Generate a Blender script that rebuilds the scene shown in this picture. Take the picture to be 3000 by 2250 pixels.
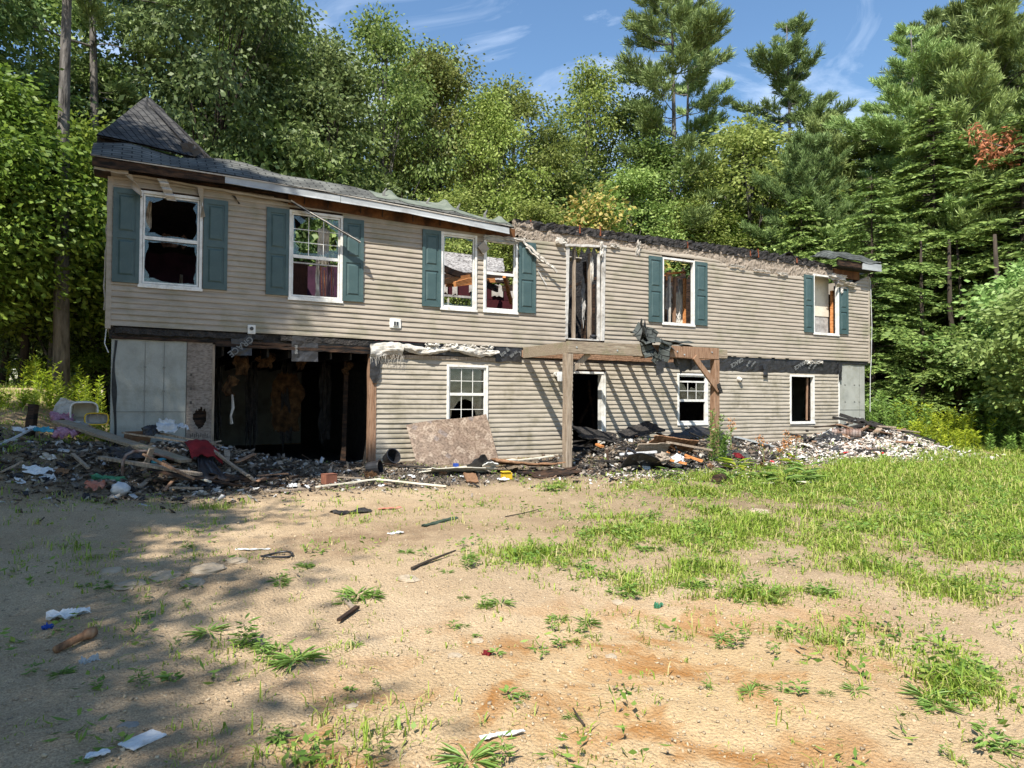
import bpy, math, random
import numpy as np
from mathutils import Vector, Matrix
R_ = math.radians
random.seed(7)
scn = bpy.context.scene
for o in list(bpy.data.objects): bpy.data.objects.remove(o)
COL = scn.collection

# ------------------------------------------------------------------ camera
yaw, pit, rol = R_(27.678), R_(1.3197), R_(0.348)
fw = Vector((math.sin(yaw)*math.cos(pit), math.cos(yaw)*math.cos(pit), math.sin(pit)))
rt = Vector((math.cos(yaw), -math.sin(yaw), 0)); up = rt.cross(fw)
r2 = rt*math.cos(rol)+up*math.sin(rol); u2 = up*math.cos(rol)-rt*math.sin(rol)
cd = bpy.data.cameras.new('camera'); cam = bpy.data.objects.new('camera', cd); COL.objects.link(cam)
m = Matrix((r2, u2, -fw)).transposed().to_4x4(); m.translation = Vector((0.54, -14.0, 1.175)); cam.matrix_world = m
cd.sensor_width = 36; cd.lens = 24.966; cd.clip_end = 2000; cd.clip_start = .05
scn.camera = cam
# ------------------------------------------------------------------ world, sun, exposure
SUN = Vector((-1.08, -1.0, 1.9)).normalized()
w = bpy.data.worlds.new('World'); scn.world = w; w.use_nodes = True
nt = w.node_tree; N = nt.nodes; L = nt.links; N.clear()
out = N.new('ShaderNodeOutputWorld'); bg = N.new('ShaderNodeBackground')
sky = N.new('ShaderNodeTexSky'); sky.sky_type = 'NISHITA'; sky.sun_disc = False
sky.sun_elevation = math.asin(SUN.z); sky.sun_rotation = math.atan2(SUN.x, SUN.y) % (2*math.pi)
sky.air_density = 1.3; sky.dust_density = .25; sky.ozone_density = 4.0
tc = N.new('ShaderNodeTexCoord'); mp = N.new('ShaderNodeMapping'); mp.inputs['Scale'].default_value = (1.4, 2.6, 5.5); mp.inputs['Rotation'].default_value = (.3, .5, .9)
nz1 = N.new('ShaderNodeTexNoise'); nz1.inputs['Scale'].default_value = 1.9; nz1.inputs['Detail'].default_value = 9; nz1.inputs['Roughness'].default_value = .58; nz1.inputs['Distortion'].default_value = .7
cr = N.new('ShaderNodeValToRGB'); cr.color_ramp.elements[0].position = .52; cr.color_ramp.elements[1].position = .84
mx = N.new('ShaderNodeMixRGB'); mx.inputs['Color2'].default_value = (8.5, 9.4, 10.8, 1)
mulf = N.new('ShaderNodeMath'); mulf.operation = 'MULTIPLY'; mulf.inputs[1].default_value = .75
L.new(tc.outputs['Generated'], mp.inputs['Vector']); L.new(mp.outputs[0], nz1.inputs['Vector']); L.new(nz1.outputs['Fac'], cr.inputs['Fac'])
L.new(cr.outputs['Color'], mulf.inputs[0]); L.new(mulf.outputs[0], mx.inputs['Fac']); hsv = N.new('ShaderNodeHueSaturation'); hsv.inputs['Saturation'].default_value = 1.08; hsv.inputs['Value'].default_value = 1.0; L.new(sky.outputs['Color'], hsv.inputs['Color']); L.new(hsv.outputs['Color'], mx.inputs['Color1'])
L.new(mx.outputs['Color'], bg.inputs['Color']); bg.inputs['Strength'].default_value = .098
L.new(bg.outputs[0], out.inputs['Surface'])
sl = bpy.data.lights.new('sun', 'SUN'); sl.energy = 5.0; sl.angle = R_(.53); sl.color = (1, .94, .84)
so = bpy.data.objects.new('sun', sl); COL.objects.link(so); so.rotation_euler = SUN.to_track_quat('Z', 'Y').to_euler(); so.location = (0, 0, 40)
scn.view_settings.view_transform = 'Standard'; scn.view_settings.look = 'None'; scn.view_settings.exposure = .85; scn.view_settings.gamma = 1
scn.cycles.max_bounces = 6; scn.cycles.diffuse_bounces = 3; scn.cycles.transparent_max_bounces = 6

# ------------------------------------------------------------------ helpers
def tag(o, label=None, cat=None, group=None, kind=None):
    if label: o['label'] = label
    if cat: o['category'] = cat
    if group: o['group'] = group
    if kind: o['kind'] = kind
    return o
def empty(name, loc=(0, 0, 0), rz=0):
    o = bpy.data.objects.new(name, None); COL.objects.link(o); o.location = loc; o.rotation_euler = (0, 0, rz); o.empty_display_size = .2
    return o
def lin(c): return tuple(((x/255)/12.92 if x/255 <= .04045 else ((x/255+.055)/1.055)**2.4) for x in c)
def fbm(p):  # cheap vector noise
    from mathutils import noise
    return noise.fractal(p, 1.0, 2.0, 4)
def nzv(p):
    from mathutils import noise
    return noise.noise(p)

def mat(name, cols, scale=4, rough=.8, bump=0, bscale=60, metal=0, stretch=(1, 1, 1), spec=.25, detail=6, pos=None, coord='Object', bdist=.02, dirt=None, dscale=1.2):
    m = bpy.data.materials.new(name); m.use_nodes = True; nt = m.node_tree; N = nt.nodes; L = nt.links
    b = N['Principled BSDF']; b.inputs['Roughness'].default_value = rough; b.inputs['Metallic'].default_value = metal; b.inputs['Specular IOR Level'].default_value = spec
    tc = N.new('ShaderNodeTexCoord'); mp = N.new('ShaderNodeMapping'); mp.inputs['Scale'].default_value = stretch
    L.new(tc.outputs[coord], mp.inputs['Vector'])
    n = N.new('ShaderNodeTexNoise'); n.inputs['Scale'].default_value = scale; n.inputs['Detail'].default_value = detail; n.inputs['Roughness'].default_value = .62
    L.new(mp.outputs[0], n.inputs['Vector'])
    cr = N.new('ShaderNodeValToRGB'); el = cr.color_ramp.elements
    k = len(cols)
    pos = pos or [.32+.36*i/max(1, k-1) for i in range(k)]
    el[0].position = pos[0]; el[0].color = (*cols[0], 1)
    if k > 1: el[1].position = pos[-1]; el[1].color = (*cols[-1], 1)
    for i in range(1, k-1):
        e = el.new(pos[i]); e.color = (*cols[i], 1)
    L.new(n.outputs['Fac'], cr.inputs['Fac'])
    last = cr.outputs['Color']
    if dirt:
        n3 = N.new('ShaderNodeTexNoise'); n3.inputs['Scale'].default_value = dscale; n3.inputs['Detail'].default_value = 9; n3.inputs['Roughness'].default_value = .7
        L.new(tc.outputs[coord], n3.inputs['Vector'])
        c3 = N.new('ShaderNodeValToRGB'); c3.color_ramp.elements[0].position = .5; c3.color_ramp.elements[1].position = .72
        L.new(n3.outputs['Fac'], c3.inputs['Fac'])
        mm = N.new('ShaderNodeMixRGB'); mm.inputs['Color2'].default_value = (*dirt, 1)
        L.new(c3.outputs['Color'], mm.inputs['Fac']); L.new(last, mm.inputs['Color1']); last = mm.outputs['Color']
    L.new(last, b.inputs['Base Color'])
    if bump:
        n2 = N.new('ShaderNodeTexNoise'); n2.inputs['Scale'].default_value = bscale; n2.inputs['Detail'].default_value = 5
        L.new(mp.outputs[0], n2.inputs['Vector'])
        bp = N.new('ShaderNodeBump'); bp.inputs['Strength'].default_value = bump; bp.inputs['Distance'].default_value = bdist
        L.new(n2.outputs['Fac'], bp.inputs['Height']); L.new(bp.outputs[0], b.inputs['Normal'])
    return m
def island_mat(name, cols, rough=.85, trans=0, objvar=0, spec=.2, const=True, pos=None, shade=.0, bump=0):
    m = bpy.data.materials.new(name); m.use_nodes = True; nt = m.node_tree; N = nt.nodes; L = nt.links
    b = N['Principled BSDF']; b.inputs['Roughness'].default_value = rough; b.inputs['Specular IOR Level'].default_value = spec
    g = N.new('ShaderNodeNewGeometry'); cr = N.new('ShaderNodeValToRGB'); el = cr.color_ramp.elements; k = len(cols)
    cr.color_ramp.interpolation = 'CONSTANT' if const else 'LINEAR'
    pos = pos or [i/(k if const else max(1, k-1)) for i in range(k)]
    el[0].position = pos[0]; el[0].color = (*cols[0], 1)
    el[1].position = pos[-1]; el[1].color = (*cols[-1], 1)
    for i in range(1, k-1):
        e = el.new(pos[i]); e.color = (*cols[i], 1)
    L.new(g.outputs['Random Per Island'], cr.inputs['Fac'])
    last = cr.outputs['Color']
    if objvar:
        oi = N.new('ShaderNodeObjectInfo'); hs = N.new('ShaderNodeHueSaturation')
        m1 = N.new('ShaderNodeMapRange'); m1.inputs['To Min'].default_value = .5-objvar*.04; m1.inputs['To Max'].default_value = .5+objvar*.05
        m2 = N.new('ShaderNodeMapRange'); m2.inputs['To Min'].default_value = 1-objvar*.8; m2.inputs['To Max'].default_value = 1+objvar*.9
        ml = N.new('ShaderNodeMath'); ml.operation = 'MULTIPLY'; ml.inputs[1].default_value = 7.13
        fr = N.new('ShaderNodeMath'); fr.operation = 'FRACT'
        L.new(oi.outputs['Random'], m1.inputs['Value']); L.new(oi.outputs['Random'], ml.inputs[0]); L.new(ml.outputs[0], fr.inputs[0]); L.new(fr.outputs[0], m2.inputs['Value'])
        L.new(m1.outputs[0], hs.inputs['Hue']); L.new(m2.outputs[0], hs.inputs['Value']); L.new(last, hs.inputs['Color']); last = hs.outputs['Color']
    L.new(last, b.inputs['Base Color'])
    if trans:
        t = N.new('ShaderNodeBsdfTranslucent'); L.new(last, t.inputs['Color'])
        ms = N.new('ShaderNodeMixShader'); ms.inputs['Fac'].default_value = trans
        L.new(b.outputs[0], ms.inputs[1]); L.new(t.outputs[0], ms.inputs[2]); L.new(ms.outputs[0], N['Material Output'].inputs['Surface'])
    return m

class MB:
    def __init__(s): s.v = []; s.f = []; s.uv = []; s.hasuv = False
    def add(s, vs, fs, uvs=None):
        n = len(s.v); s.v += [tuple(p) for p in vs]; s.f += [tuple(i+n for i in f) for f in fs]
        s.uv += (uvs if uvs else [(0, 0)]*len(vs)); s.hasuv |= bool(uvs)
    def box(s, x0, x1, y0, y1, z0, z1):
        s.add([(x0, y0, z0), (x1, y0, z0), (x1, y1, z0), (x0, y1, z0), (x0, y0, z1), (x1, y0, z1), (x1, y1, z1), (x0, y1, z1)],
              [(0, 3, 2, 1), (4, 5, 6, 7), (0, 1, 5, 4), (1, 2, 6, 5), (2, 3, 7, 6), (3, 0, 4, 7)])
    def obox(s, c, size, rot=(0, 0, 0), jit=0):
        M = Matrix.Rotation(rot[2], 3, 'Z') @ Matrix.Rotation(rot[1], 3, 'Y') @ Matrix.Rotation(rot[0], 3, 'X')
        vs = []
        for dz in (-.5, .5):
            for dx, dy in ((-.5, -.5), (.5, -.5), (.5, .5), (-.5, .5)):
                p = Vector((dx*size[0]*(1+random.uniform(-jit, jit)), dy*size[1]*(1+random.uniform(-jit, jit)), dz*size[2]))
                vs.append(M @ p + Vector(c))
        s.add(vs, [(0, 3, 2, 1), (4, 5, 6, 7), (0, 1, 5, 4), (1, 2, 6, 5), (2, 3, 7, 6), (3, 0, 4, 7)])
    def beam(s, p, q, w, h, seg=1, jit=0, upv=(0, 0, 1)):
        p = Vector(p); q = Vector(q); d = (q-p).normalized(); u = Vector(upv)
        if abs(d.dot(u)) > .98: u = Vector((0, 1, 0))
        a = d.cross(u).normalized(); b = a.cross(d)
        vs = []; fs = []
        for i in range(seg+1):
            c = p.lerp(q, i/seg)
            c = c + a*random.uniform(-jit, jit)+b*random.uniform(-jit, jit) if seg > 1 else c
            ww = w*(1+(random.uniform(-.12, .12) if jit else 0)); hh = h*(1+(random.uniform(-.12, .12) if jit else 0))
            vs += [c-a*ww/2-b*hh/2, c+a*ww/2-b*hh/2, c+a*ww/2+b*hh/2, c-a*ww/2+b*hh/2]
        for i in range(seg):
            k = 4*i
            fs += [(k, k+1, k+5, k+4), (k+1, k+2, k+6, k+5), (k+2, k+3, k+7, k+6), (k+3, k, k+4, k+7)]
        k = 4*seg; fs += [(3, 2, 1, 0), (k, k+1, k+2, k+3)]
        s.add(vs, fs)
    def tube(s, pts, rad, n=8, cap=True):
        pts = [Vector(p) for p in pts]
        if not hasattr(rad, '__len__'): rad = [rad]*len(pts)
        vs = []; fs = []; prev = None
        for i, p in enumerate(pts):
            d = (pts[min(i+1, len(pts)-1)]-pts[max(i-1, 0)]).normalized()
            a = d.cross(Vector((0, 0, 1)) if abs(d.z) < .9 else Vector((1, 0, 0))).normalized()
            if prev is not None:
                a = (prev-d*prev.dot(d)).normalized()
            prev = a; b = d.cross(a)
            for k in range(n):
                t = 2*math.pi*k/n; vs.append(p+(a*math.cos(t)+b*math.sin(t))*rad[i])
        for i in range(len(pts)-1):
            for k in range(n):
                fs.append((i*n+k, i*n+(k+1) % n, (i+1)*n+(k+1) % n, (i+1)*n+k))
        if cap: fs += [tuple(range(n-1, -1, -1)), tuple(range((len(pts)-1)*n, len(pts)*n))]
        s.add(vs, fs)
    def sheet(s, fn, nu, nv, th=.01, uvs=None):
        P = [[Vector(fn(i/nu, j/nv)) for i in range(nu+1)] for j in range(nv+1)]
        top = []; nrm = []
        for j in range(nv+1):
            for i in range(nu+1):
                a = P[j][min(i+1, nu)]-P[j][max(i-1, 0)]; b = P[min(j+1, nv)][i]-P[max(j-1, 0)][i]
                n = a.cross(b); n = n.normalized() if n.length > 1e-9 else Vector((0, 0, 1))
                top.append(P[j][i]); nrm.append(n)
        W = nu+1; K = W*(nv+1)
        vs = top+[p-n*th for p, n in zip(top, nrm)]
        uv = [((i/nu)*(uvs or (1, 1))[0], (j/nv)*(uvs or (1, 1))[1]) for j in range(nv+1) for i in range(nu+1)]*2
        fs = []
        for j in range(nv):
            for i in range(nu):
                a = j*W+i; fs.append((a, a+1, a+1+W, a+W)); fs.append((a+K, a+W+K, a+1+W+K, a+1+K))
        for i in range(nu):
            fs.append((i+1, i, i+K, i+1+K)); a = nv*W+i; fs.append((a, a+1, a+1+K, a+K))
        for j in range(nv):
            a = j*W; fs.append((a, a+W, a+W+K, a+K)); a = j*W+nu; fs.append((a+W, a, a+K, a+W+K))
        s.add(vs, fs, uv)
    def prism(s, poly, y0, y1, axis='y'):   # polygon in xz extruded in y (or xy in z)
        n = len(poly)
        if axis == 'y': vs = [(x, y0, z) for x, z in poly]+[(x, y1, z) for x, z in poly]
        else: vs = [(x, y, y0) for x, y in poly]+[(x, y, y1) for x, y in poly]
        s.add(vs, [tuple(range(n)), tuple(range(2*n-1, n-1, -1))]+[((i+1) % n, i, i+n, (i+1) % n+n) for i in range(n)])
    def build(s, name, m, parent=None, smooth=False, bevel=0):
        me = bpy.data.meshes.new(name); me.from_pydata(s.v, [], s.f); me.update()
        if s.hasuv:
            ul = me.uv_layers.new(name='UVMap')
            idx = np.empty(len(me.loops), dtype=np.int32); me.loops.foreach_get('vertex_index', idx)
            ul.data.foreach_set('uv', np.array(s.uv, dtype=np.float32)[idx].ravel())
        if m: me.materials.append(m)
        if smooth: me.polygons.foreach_set('use_smooth', [True]*len(me.polygons))
        o = bpy.data.objects.new(name, me); COL.objects.link(o)
        if parent: o.parent = parent
        if bevel:
            bm = o.modifiers.new('bevel', 'BEVEL'); bm.width = bevel; bm.segments = 1; bm.limit_method = 'ANGLE'
        return o
def np_mesh(name, V, F, m, parent=None, smooth=False):
    """V (n,3), F (k,4) or (k,3)"""
    me = bpy.data.meshes.new(name); me.vertices.add(len(V)); me.vertices.foreach_set('co', np.asarray(V, np.float32).ravel())
    k = F.shape[1]; me.loops.add(F.size); me.loops.foreach_set('vertex_index', F.astype(np.int32).ravel())
    me.polygons.add(len(F)); me.polygons.foreach_set('loop_start', np.arange(0, F.size, k, dtype=np.int32)); me.polygons.foreach_set('loop_total', np.full(len(F), k, np.int32))
    if smooth: me.polygons.foreach_set('use_smooth', np.ones(len(F), bool))
    me.update(calc_edges=True)
    if m: me.materials.append(m)
    o = bpy.data.objects.new(name, me); COL.objects.link(o)
    if parent: o.parent = parent
    return o
def copy_tree(o, parent=None):
    c = o.copy(); COL.objects.link(c); c.parent = parent
    for ch in o.children: copy_tree(ch, c)
    return c

# ------------------------------------------------------------------ terrain
def ss(x, a, b):
    t = np.clip((x-a)/(b-a), 0, 1); return t*t*(3-2*t)
MOUNDS = [(.9, -.9, 1.7, 1.0, .55), (2.9, -1.6, 1.2, .8, .1), (4.4, -1.4, 1.6, .8, .12), (10.4, -1.1, 1.3, .9, .42), (12.9, -.9, 1.3, .9, .42), (17.3, -1.2, 1.7, 1.0, .52), (18.9, -1.9, 1.1, 1.0, .34), (14.9, -1.2, 1.2, .8, .18)]
def T(x, y, fine=False):
    x = np.asarray(x, float); y = np.asarray(y, float)
    z = -.44+.22*ss(y, -11, -3)+.12*ss(y, -3, .5)+.28*ss(x, 17, 34)*ss(y, -8, 4)
    Lf = ss(-x, -1.0, 1.8); z = z+Lf*np.minimum(.135*np.maximum(0, y+4.6), 1.5)
    for mx_, my_, rx, ry, h in MOUNDS: z = z+h*np.exp(-((x-mx_)/rx)**2-((y-my_)/ry)**2)
    nn = (np.sin(x*1.7+y*.6+1.3)*np.sin(y*1.9-x*.5+.7)*.5+np.sin(x*4.1+2.1*y)*np.sin(y*5.3-1.7*x+2)*.25+np.sin(x*9.7-3*y+1)*np.sin(y*11.1+2*x)*.13)
    z = z+.035*nn
    if fine:
        z = z+.012*np.sin(x*21+3*np.sin(y*7))*np.sin(y*19+2*np.sin(x*9))+.007*np.sin(x*43+y*17)*np.sin(y*51-x*13)
    return z
def Tz(x, y): return float(T(x, y))

# ------------------------------------------------------------------ materials
m_siding = mat('vinyl_siding', [(.27, .235, .19), (.35, .303, .245), (.39, .343, .282)], scale=1.6, rough=.55, bump=.15, bscale=9, stretch=(1, 1, 6), dirt=(.21, .2, .13), dscale=1.1, spec=.35)
m_siding2 = mat('grimy_siding', [(.27, .245, .19), (.37, .33, .27), (.42, .375, .31)], scale=2.2, rough=.6, bump=.15, bscale=9, stretch=(1, 1, 9), dirt=(.18, .16, .105), dscale=1.6, spec=.3)
m_white = mat('white_vinyl', [(.62, .62, .58), (.78, .78, .76)], scale=6, rough=.4, dirt=(.42, .4, .36), dscale=5, spec=.4)
m_whited = mat('sooty_white_trim', [(.36, .34, .31), (.66, .65, .62)], scale=7, rough=.6, dirt=(.12, .1, .085), dscale=4)
m_shut = mat('teal_shutter_paint', [(.036, .072, .075), (.055, .1, .102)], scale=3, rough=.5, dirt=(.085, .13, .128), dscale=2.5, spec=.45)
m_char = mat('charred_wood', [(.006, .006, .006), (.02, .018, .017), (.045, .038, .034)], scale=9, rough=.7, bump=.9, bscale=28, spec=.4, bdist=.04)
m_charb = mat('charred_brown_wood', [(.01, .008, .007), (.05, .028, .017), (.11, .06, .035)], scale=4, rough=.8, bump=.5, bscale=30, stretch=(1, 1, 5), pos=[.4, .56, .75])
m_wood = mat('weathered_wood', [(.16, .12, .09), (.3, .24, .18), (.4, .33, .26)], scale=5, rough=.85, bump=.5, bscale=24, stretch=(9, 9, .7))
m_woodh = mat('weathered_beam_wood', [(.15, .115, .085), (.28, .225, .165), (.36, .31, .24)], scale=5, rough=.85, bump=.5, bscale=24, stretch=(.7, 9, 9), dirt=(.17, .17, .09), dscale=3)
m_woodr = mat('reddish_wood', [(.13, .075, .045), (.27, .16, .1), (.33, .22, .15)], scale=5, rough=.85, bump=.4, bscale=24, stretch=(7, 7, .7))
m_band = mat('scorched_plywood', [(.035, .015, .006), (.11, .045, .016), (.17, .08, .03)], scale=3, rough=.8, bump=.3, bscale=30, stretch=(1, 1, .6), dirt=(.015, .01, .008), dscale=3)
m_orange = mat('fresh_orange_wood', [(.25, .09, .03), (.55, .22, .07), (.62, .32, .14)], scale=6, rough=.75, stretch=(1, 1, 6))
m_rstub = mat('rusty_wood_stub', [(.12, .03, .012), (.22, .07, .03)])
m_metal = mat('aluminium_fascia', [(.27, .29, .3), (.42, .44, .45)], scale=2, rough=.45, stretch=(.6, 1, 3), dirt=(.2, .2, .2), dscale=2.2, spec=.5)
m_felt = mat('black_membrane', [(.012, .012, .014), (.035, .035, .038)], scale=8, rough=.45, bump=.5, bscale=14, spec=.5, bdist=.03)
m_conc = mat('concrete', [(.25, .26, .235), (.33, .34, .31), (.37, .38, .35)], scale=1.8, rough=.9, bump=.2, bscale=40, dirt=(.22, .22, .18), dscale=2.0)
m_osb = mat('oriented_strand_board', [(.12, .1, .085), (.24, .2, .17), (.3, .26, .22)], scale=16, rough=.9, bump=.3, bscale=30, stretch=(1, 1, 2.2), dirt=(.09, .07, .055), dscale=2)
m_insul = mat('brown_fibre_insulation', [(.14, .11, .085), (.3, .25, .2), (.42, .36, .3)], scale=24, rough=1, bump=.9, bscale=50, stretch=(1.6, 1, .6))
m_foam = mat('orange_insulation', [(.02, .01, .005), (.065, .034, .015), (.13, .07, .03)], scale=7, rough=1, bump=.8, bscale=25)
m_dry = mat('torn_drywall', [(.35, .32, .28), (.52, .49, .44), (.6, .57, .52)], scale=4, rough=.95, dirt=(.16, .13, .11), dscale=4)
m_cream = mat('cream_drywall', [(.6, .56, .46), (.68, .64, .54)], scale=3, rough=.95, dirt=(.5, .46, .38), dscale=5)
m_greyd = mat('sooty_drywall', [(.2, .19, .18), (.5, .49, .47)], scale=7, rough=.95)
m_red = mat('dark_red_paint', [(.035, .006, .009), (.075, .011, .016)], scale=3, rough=.8, dirt=(.02, .008, .008), dscale=2)
m_purple = mat('dark_purple_paint', [(.035, .012, .028), (.07, .025, .05)], scale=3, rough=.8, dirt=(.012, .006, .01), dscale=2)
m_curt = mat('mauve_curtain', [(.07, .04, .06), (.17, .12, .15)], scale=9, rough=.9, stretch=(4, 1, .5))
m_fabric = mat('white_torn_wrap', [(.36, .34, .3), (.6, .58, .54)], scale=5, rough=.8, bump=.4, bscale=12, dirt=(.35, .3, .24), dscale=3)
m_print = mat('white_print', [(.12, .125, .125), (.22, .23, .23)], rough=.7)
m_tar = mat('tar_sealant', [(.01, .011, .012), (.03, .033, .034)], scale=8, rough=.5, bump=.4, bscale=20)
m_papr = mat('pale_paper', [(.5, .52, .54), (.72, .74, .75)], scale=5, rough=.85, dirt=(.3, .28, .26), dscale=7)
m_black = mat('black_plastic', [(.01, .01, .012), (.03, .03, .034)], rough=.35, spec=.5)
m_bark = mat('bark', [(.05, .045, .04), (.12, .11, .1), (.19, .175, .16)], scale=9, rough=.95, bump=.9, bscale=16, stretch=(1, 1, .22), bdist=.05)
m_barkd = mat('dark_bark', [(.025, .02, .016), (.07, .055, .042)], scale=9, rough=.95, bump=.6, bscale=16, stretch=(1, 1, .22), bdist=.05)
m_rock = mat('grey_stone', [(.17, .165, .15), (.3, .29, .27)], scale=7, rough=.9, bump=.4, bscale=30)

def shingle_mat(name, c1, c2, mortar, dirt=None):
    m = bpy.data.materials.new(name); m.use_nodes = True; N = m.node_tree.nodes; L = m.node_tree.links
    b = N['Principled BSDF']; b.inputs['Roughness'].default_value = .9; b.inputs['Specular IOR Level'].default_value = .2
    uv = N.new('ShaderNodeUVMap'); br = N.new('ShaderNodeTexBrick')
    br.inputs['Scale'].default_value = 1; br.inputs['Brick Width'].default_value = .3; br.inputs['Row Height'].default_value = .13; br.inputs['Mortar Size'].default_value = .012
    br.inputs['Mortar Smooth'].default_value = .2; br.offset = .5
    br.inputs['Color1'].default_value = (*c1, 1); br.inputs['Color2'].default_value = (*c2, 1); br.inputs['Mortar'].default_value = (*mortar, 1)
    L.new(uv.outputs[0], br.inputs['Vector'])
    n = N.new('ShaderNodeTexNoise'); n.inputs['Scale'].default_value = 2.2; n.inputs['Detail'].default_value = 8; tc = N.new('ShaderNodeTexCoord'); L.new(tc.outputs['Object'], n.inputs['Vector'])
    mr = N.new('ShaderNodeMapRange'); mr.inputs['From Min'].default_value = .35; mr.inputs['From Max'].default_value = .65; mr.inputs['To Min'].default_value = .6; mr.inputs['To Max'].default_value = 1.3
    L.new(n.outputs['Fac'], mr.inputs['Value'])
    hs = N.new('ShaderNodeHueSaturation'); L.new(mr.outputs[0], hs.inputs['Value']); L.new(br.outputs['Color'], hs.inputs['Color']); L.new(hs.outputs[0], b.inputs['Base Color'])
    bp = N.new('ShaderNodeBump'); bp.inputs['Strength'].default_value = .8; bp.inputs['Distance'].default_value = .012; bp.invert = True
    L.new(br.outputs['Fac'], bp.inputs['Height']); L.new(bp.outputs[0], b.inputs['Normal'])
    return m
m_shin = shingle_mat('asphalt_shingles', (.05, .05, .05), (.08, .078, .074), (.012, .012, .013))
m_shing = shingle_mat('weathered_eave_shingles', (.1, .102, .094), (.14, .142, .128), (.025, .026, .025))
m_shinu = shingle_mat('dark_green_shingles', (.06, .068, .064), (.085, .092, .085), (.015, .016, .016))
def glass_mat():
    m = bpy.data.materials.new('dirty_glass'); m.use_nodes = True; N = m.node_tree.nodes; L = m.node_tree.links
    for n in list(N):
        if n.type != 'OUTPUT_MATERIAL': N.remove(n)
    g = N.new('ShaderNodeBsdfGlossy'); g.inputs['Roughness'].default_value = .03; g.inputs['Color'].default_value = (.8, .85, .85, 1)
    t = N.new('ShaderNodeBsdfTransparent'); t.inputs['Color'].default_value = (.75, .8, .78, 1)
    d = N.new('ShaderNodeBsdfDiffuse'); d.inputs['Color'].default_value = (.4, .42, .38, 1)
    a = N.new('ShaderNodeMixShader'); fr = N.new('ShaderNodeFresnel'); fr.inputs['IOR'].default_value = 1.7
    L.new(fr.outputs[0], a.inputs[0]); L.new(t.outputs[0], a.inputs[1]); L.new(g.outputs[0], a.inputs[2])
    nz = N.new('ShaderNodeTexNoise'); nz.inputs['Scale'].default_value = 4; cr = N.new('ShaderNodeMapRange'); cr.inputs['From Min'].default_value = .4; cr.inputs['From Max'].default_value = .7; cr.inputs['To Max'].default_value = .12
    L.new(nz.outputs['Fac'], cr.inputs['Value'])
    b = N.new('ShaderNodeMixShader'); L.new(cr.outputs[0], b.inputs[0]); L.new(a.outputs[0], b.inputs[1]); L.new(d.outputs[0], b.inputs[2])
    L.new(b.outputs[0], N['Material Output'].inputs['Surface'])
    return m
m_glass = glass_mat()
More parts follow.
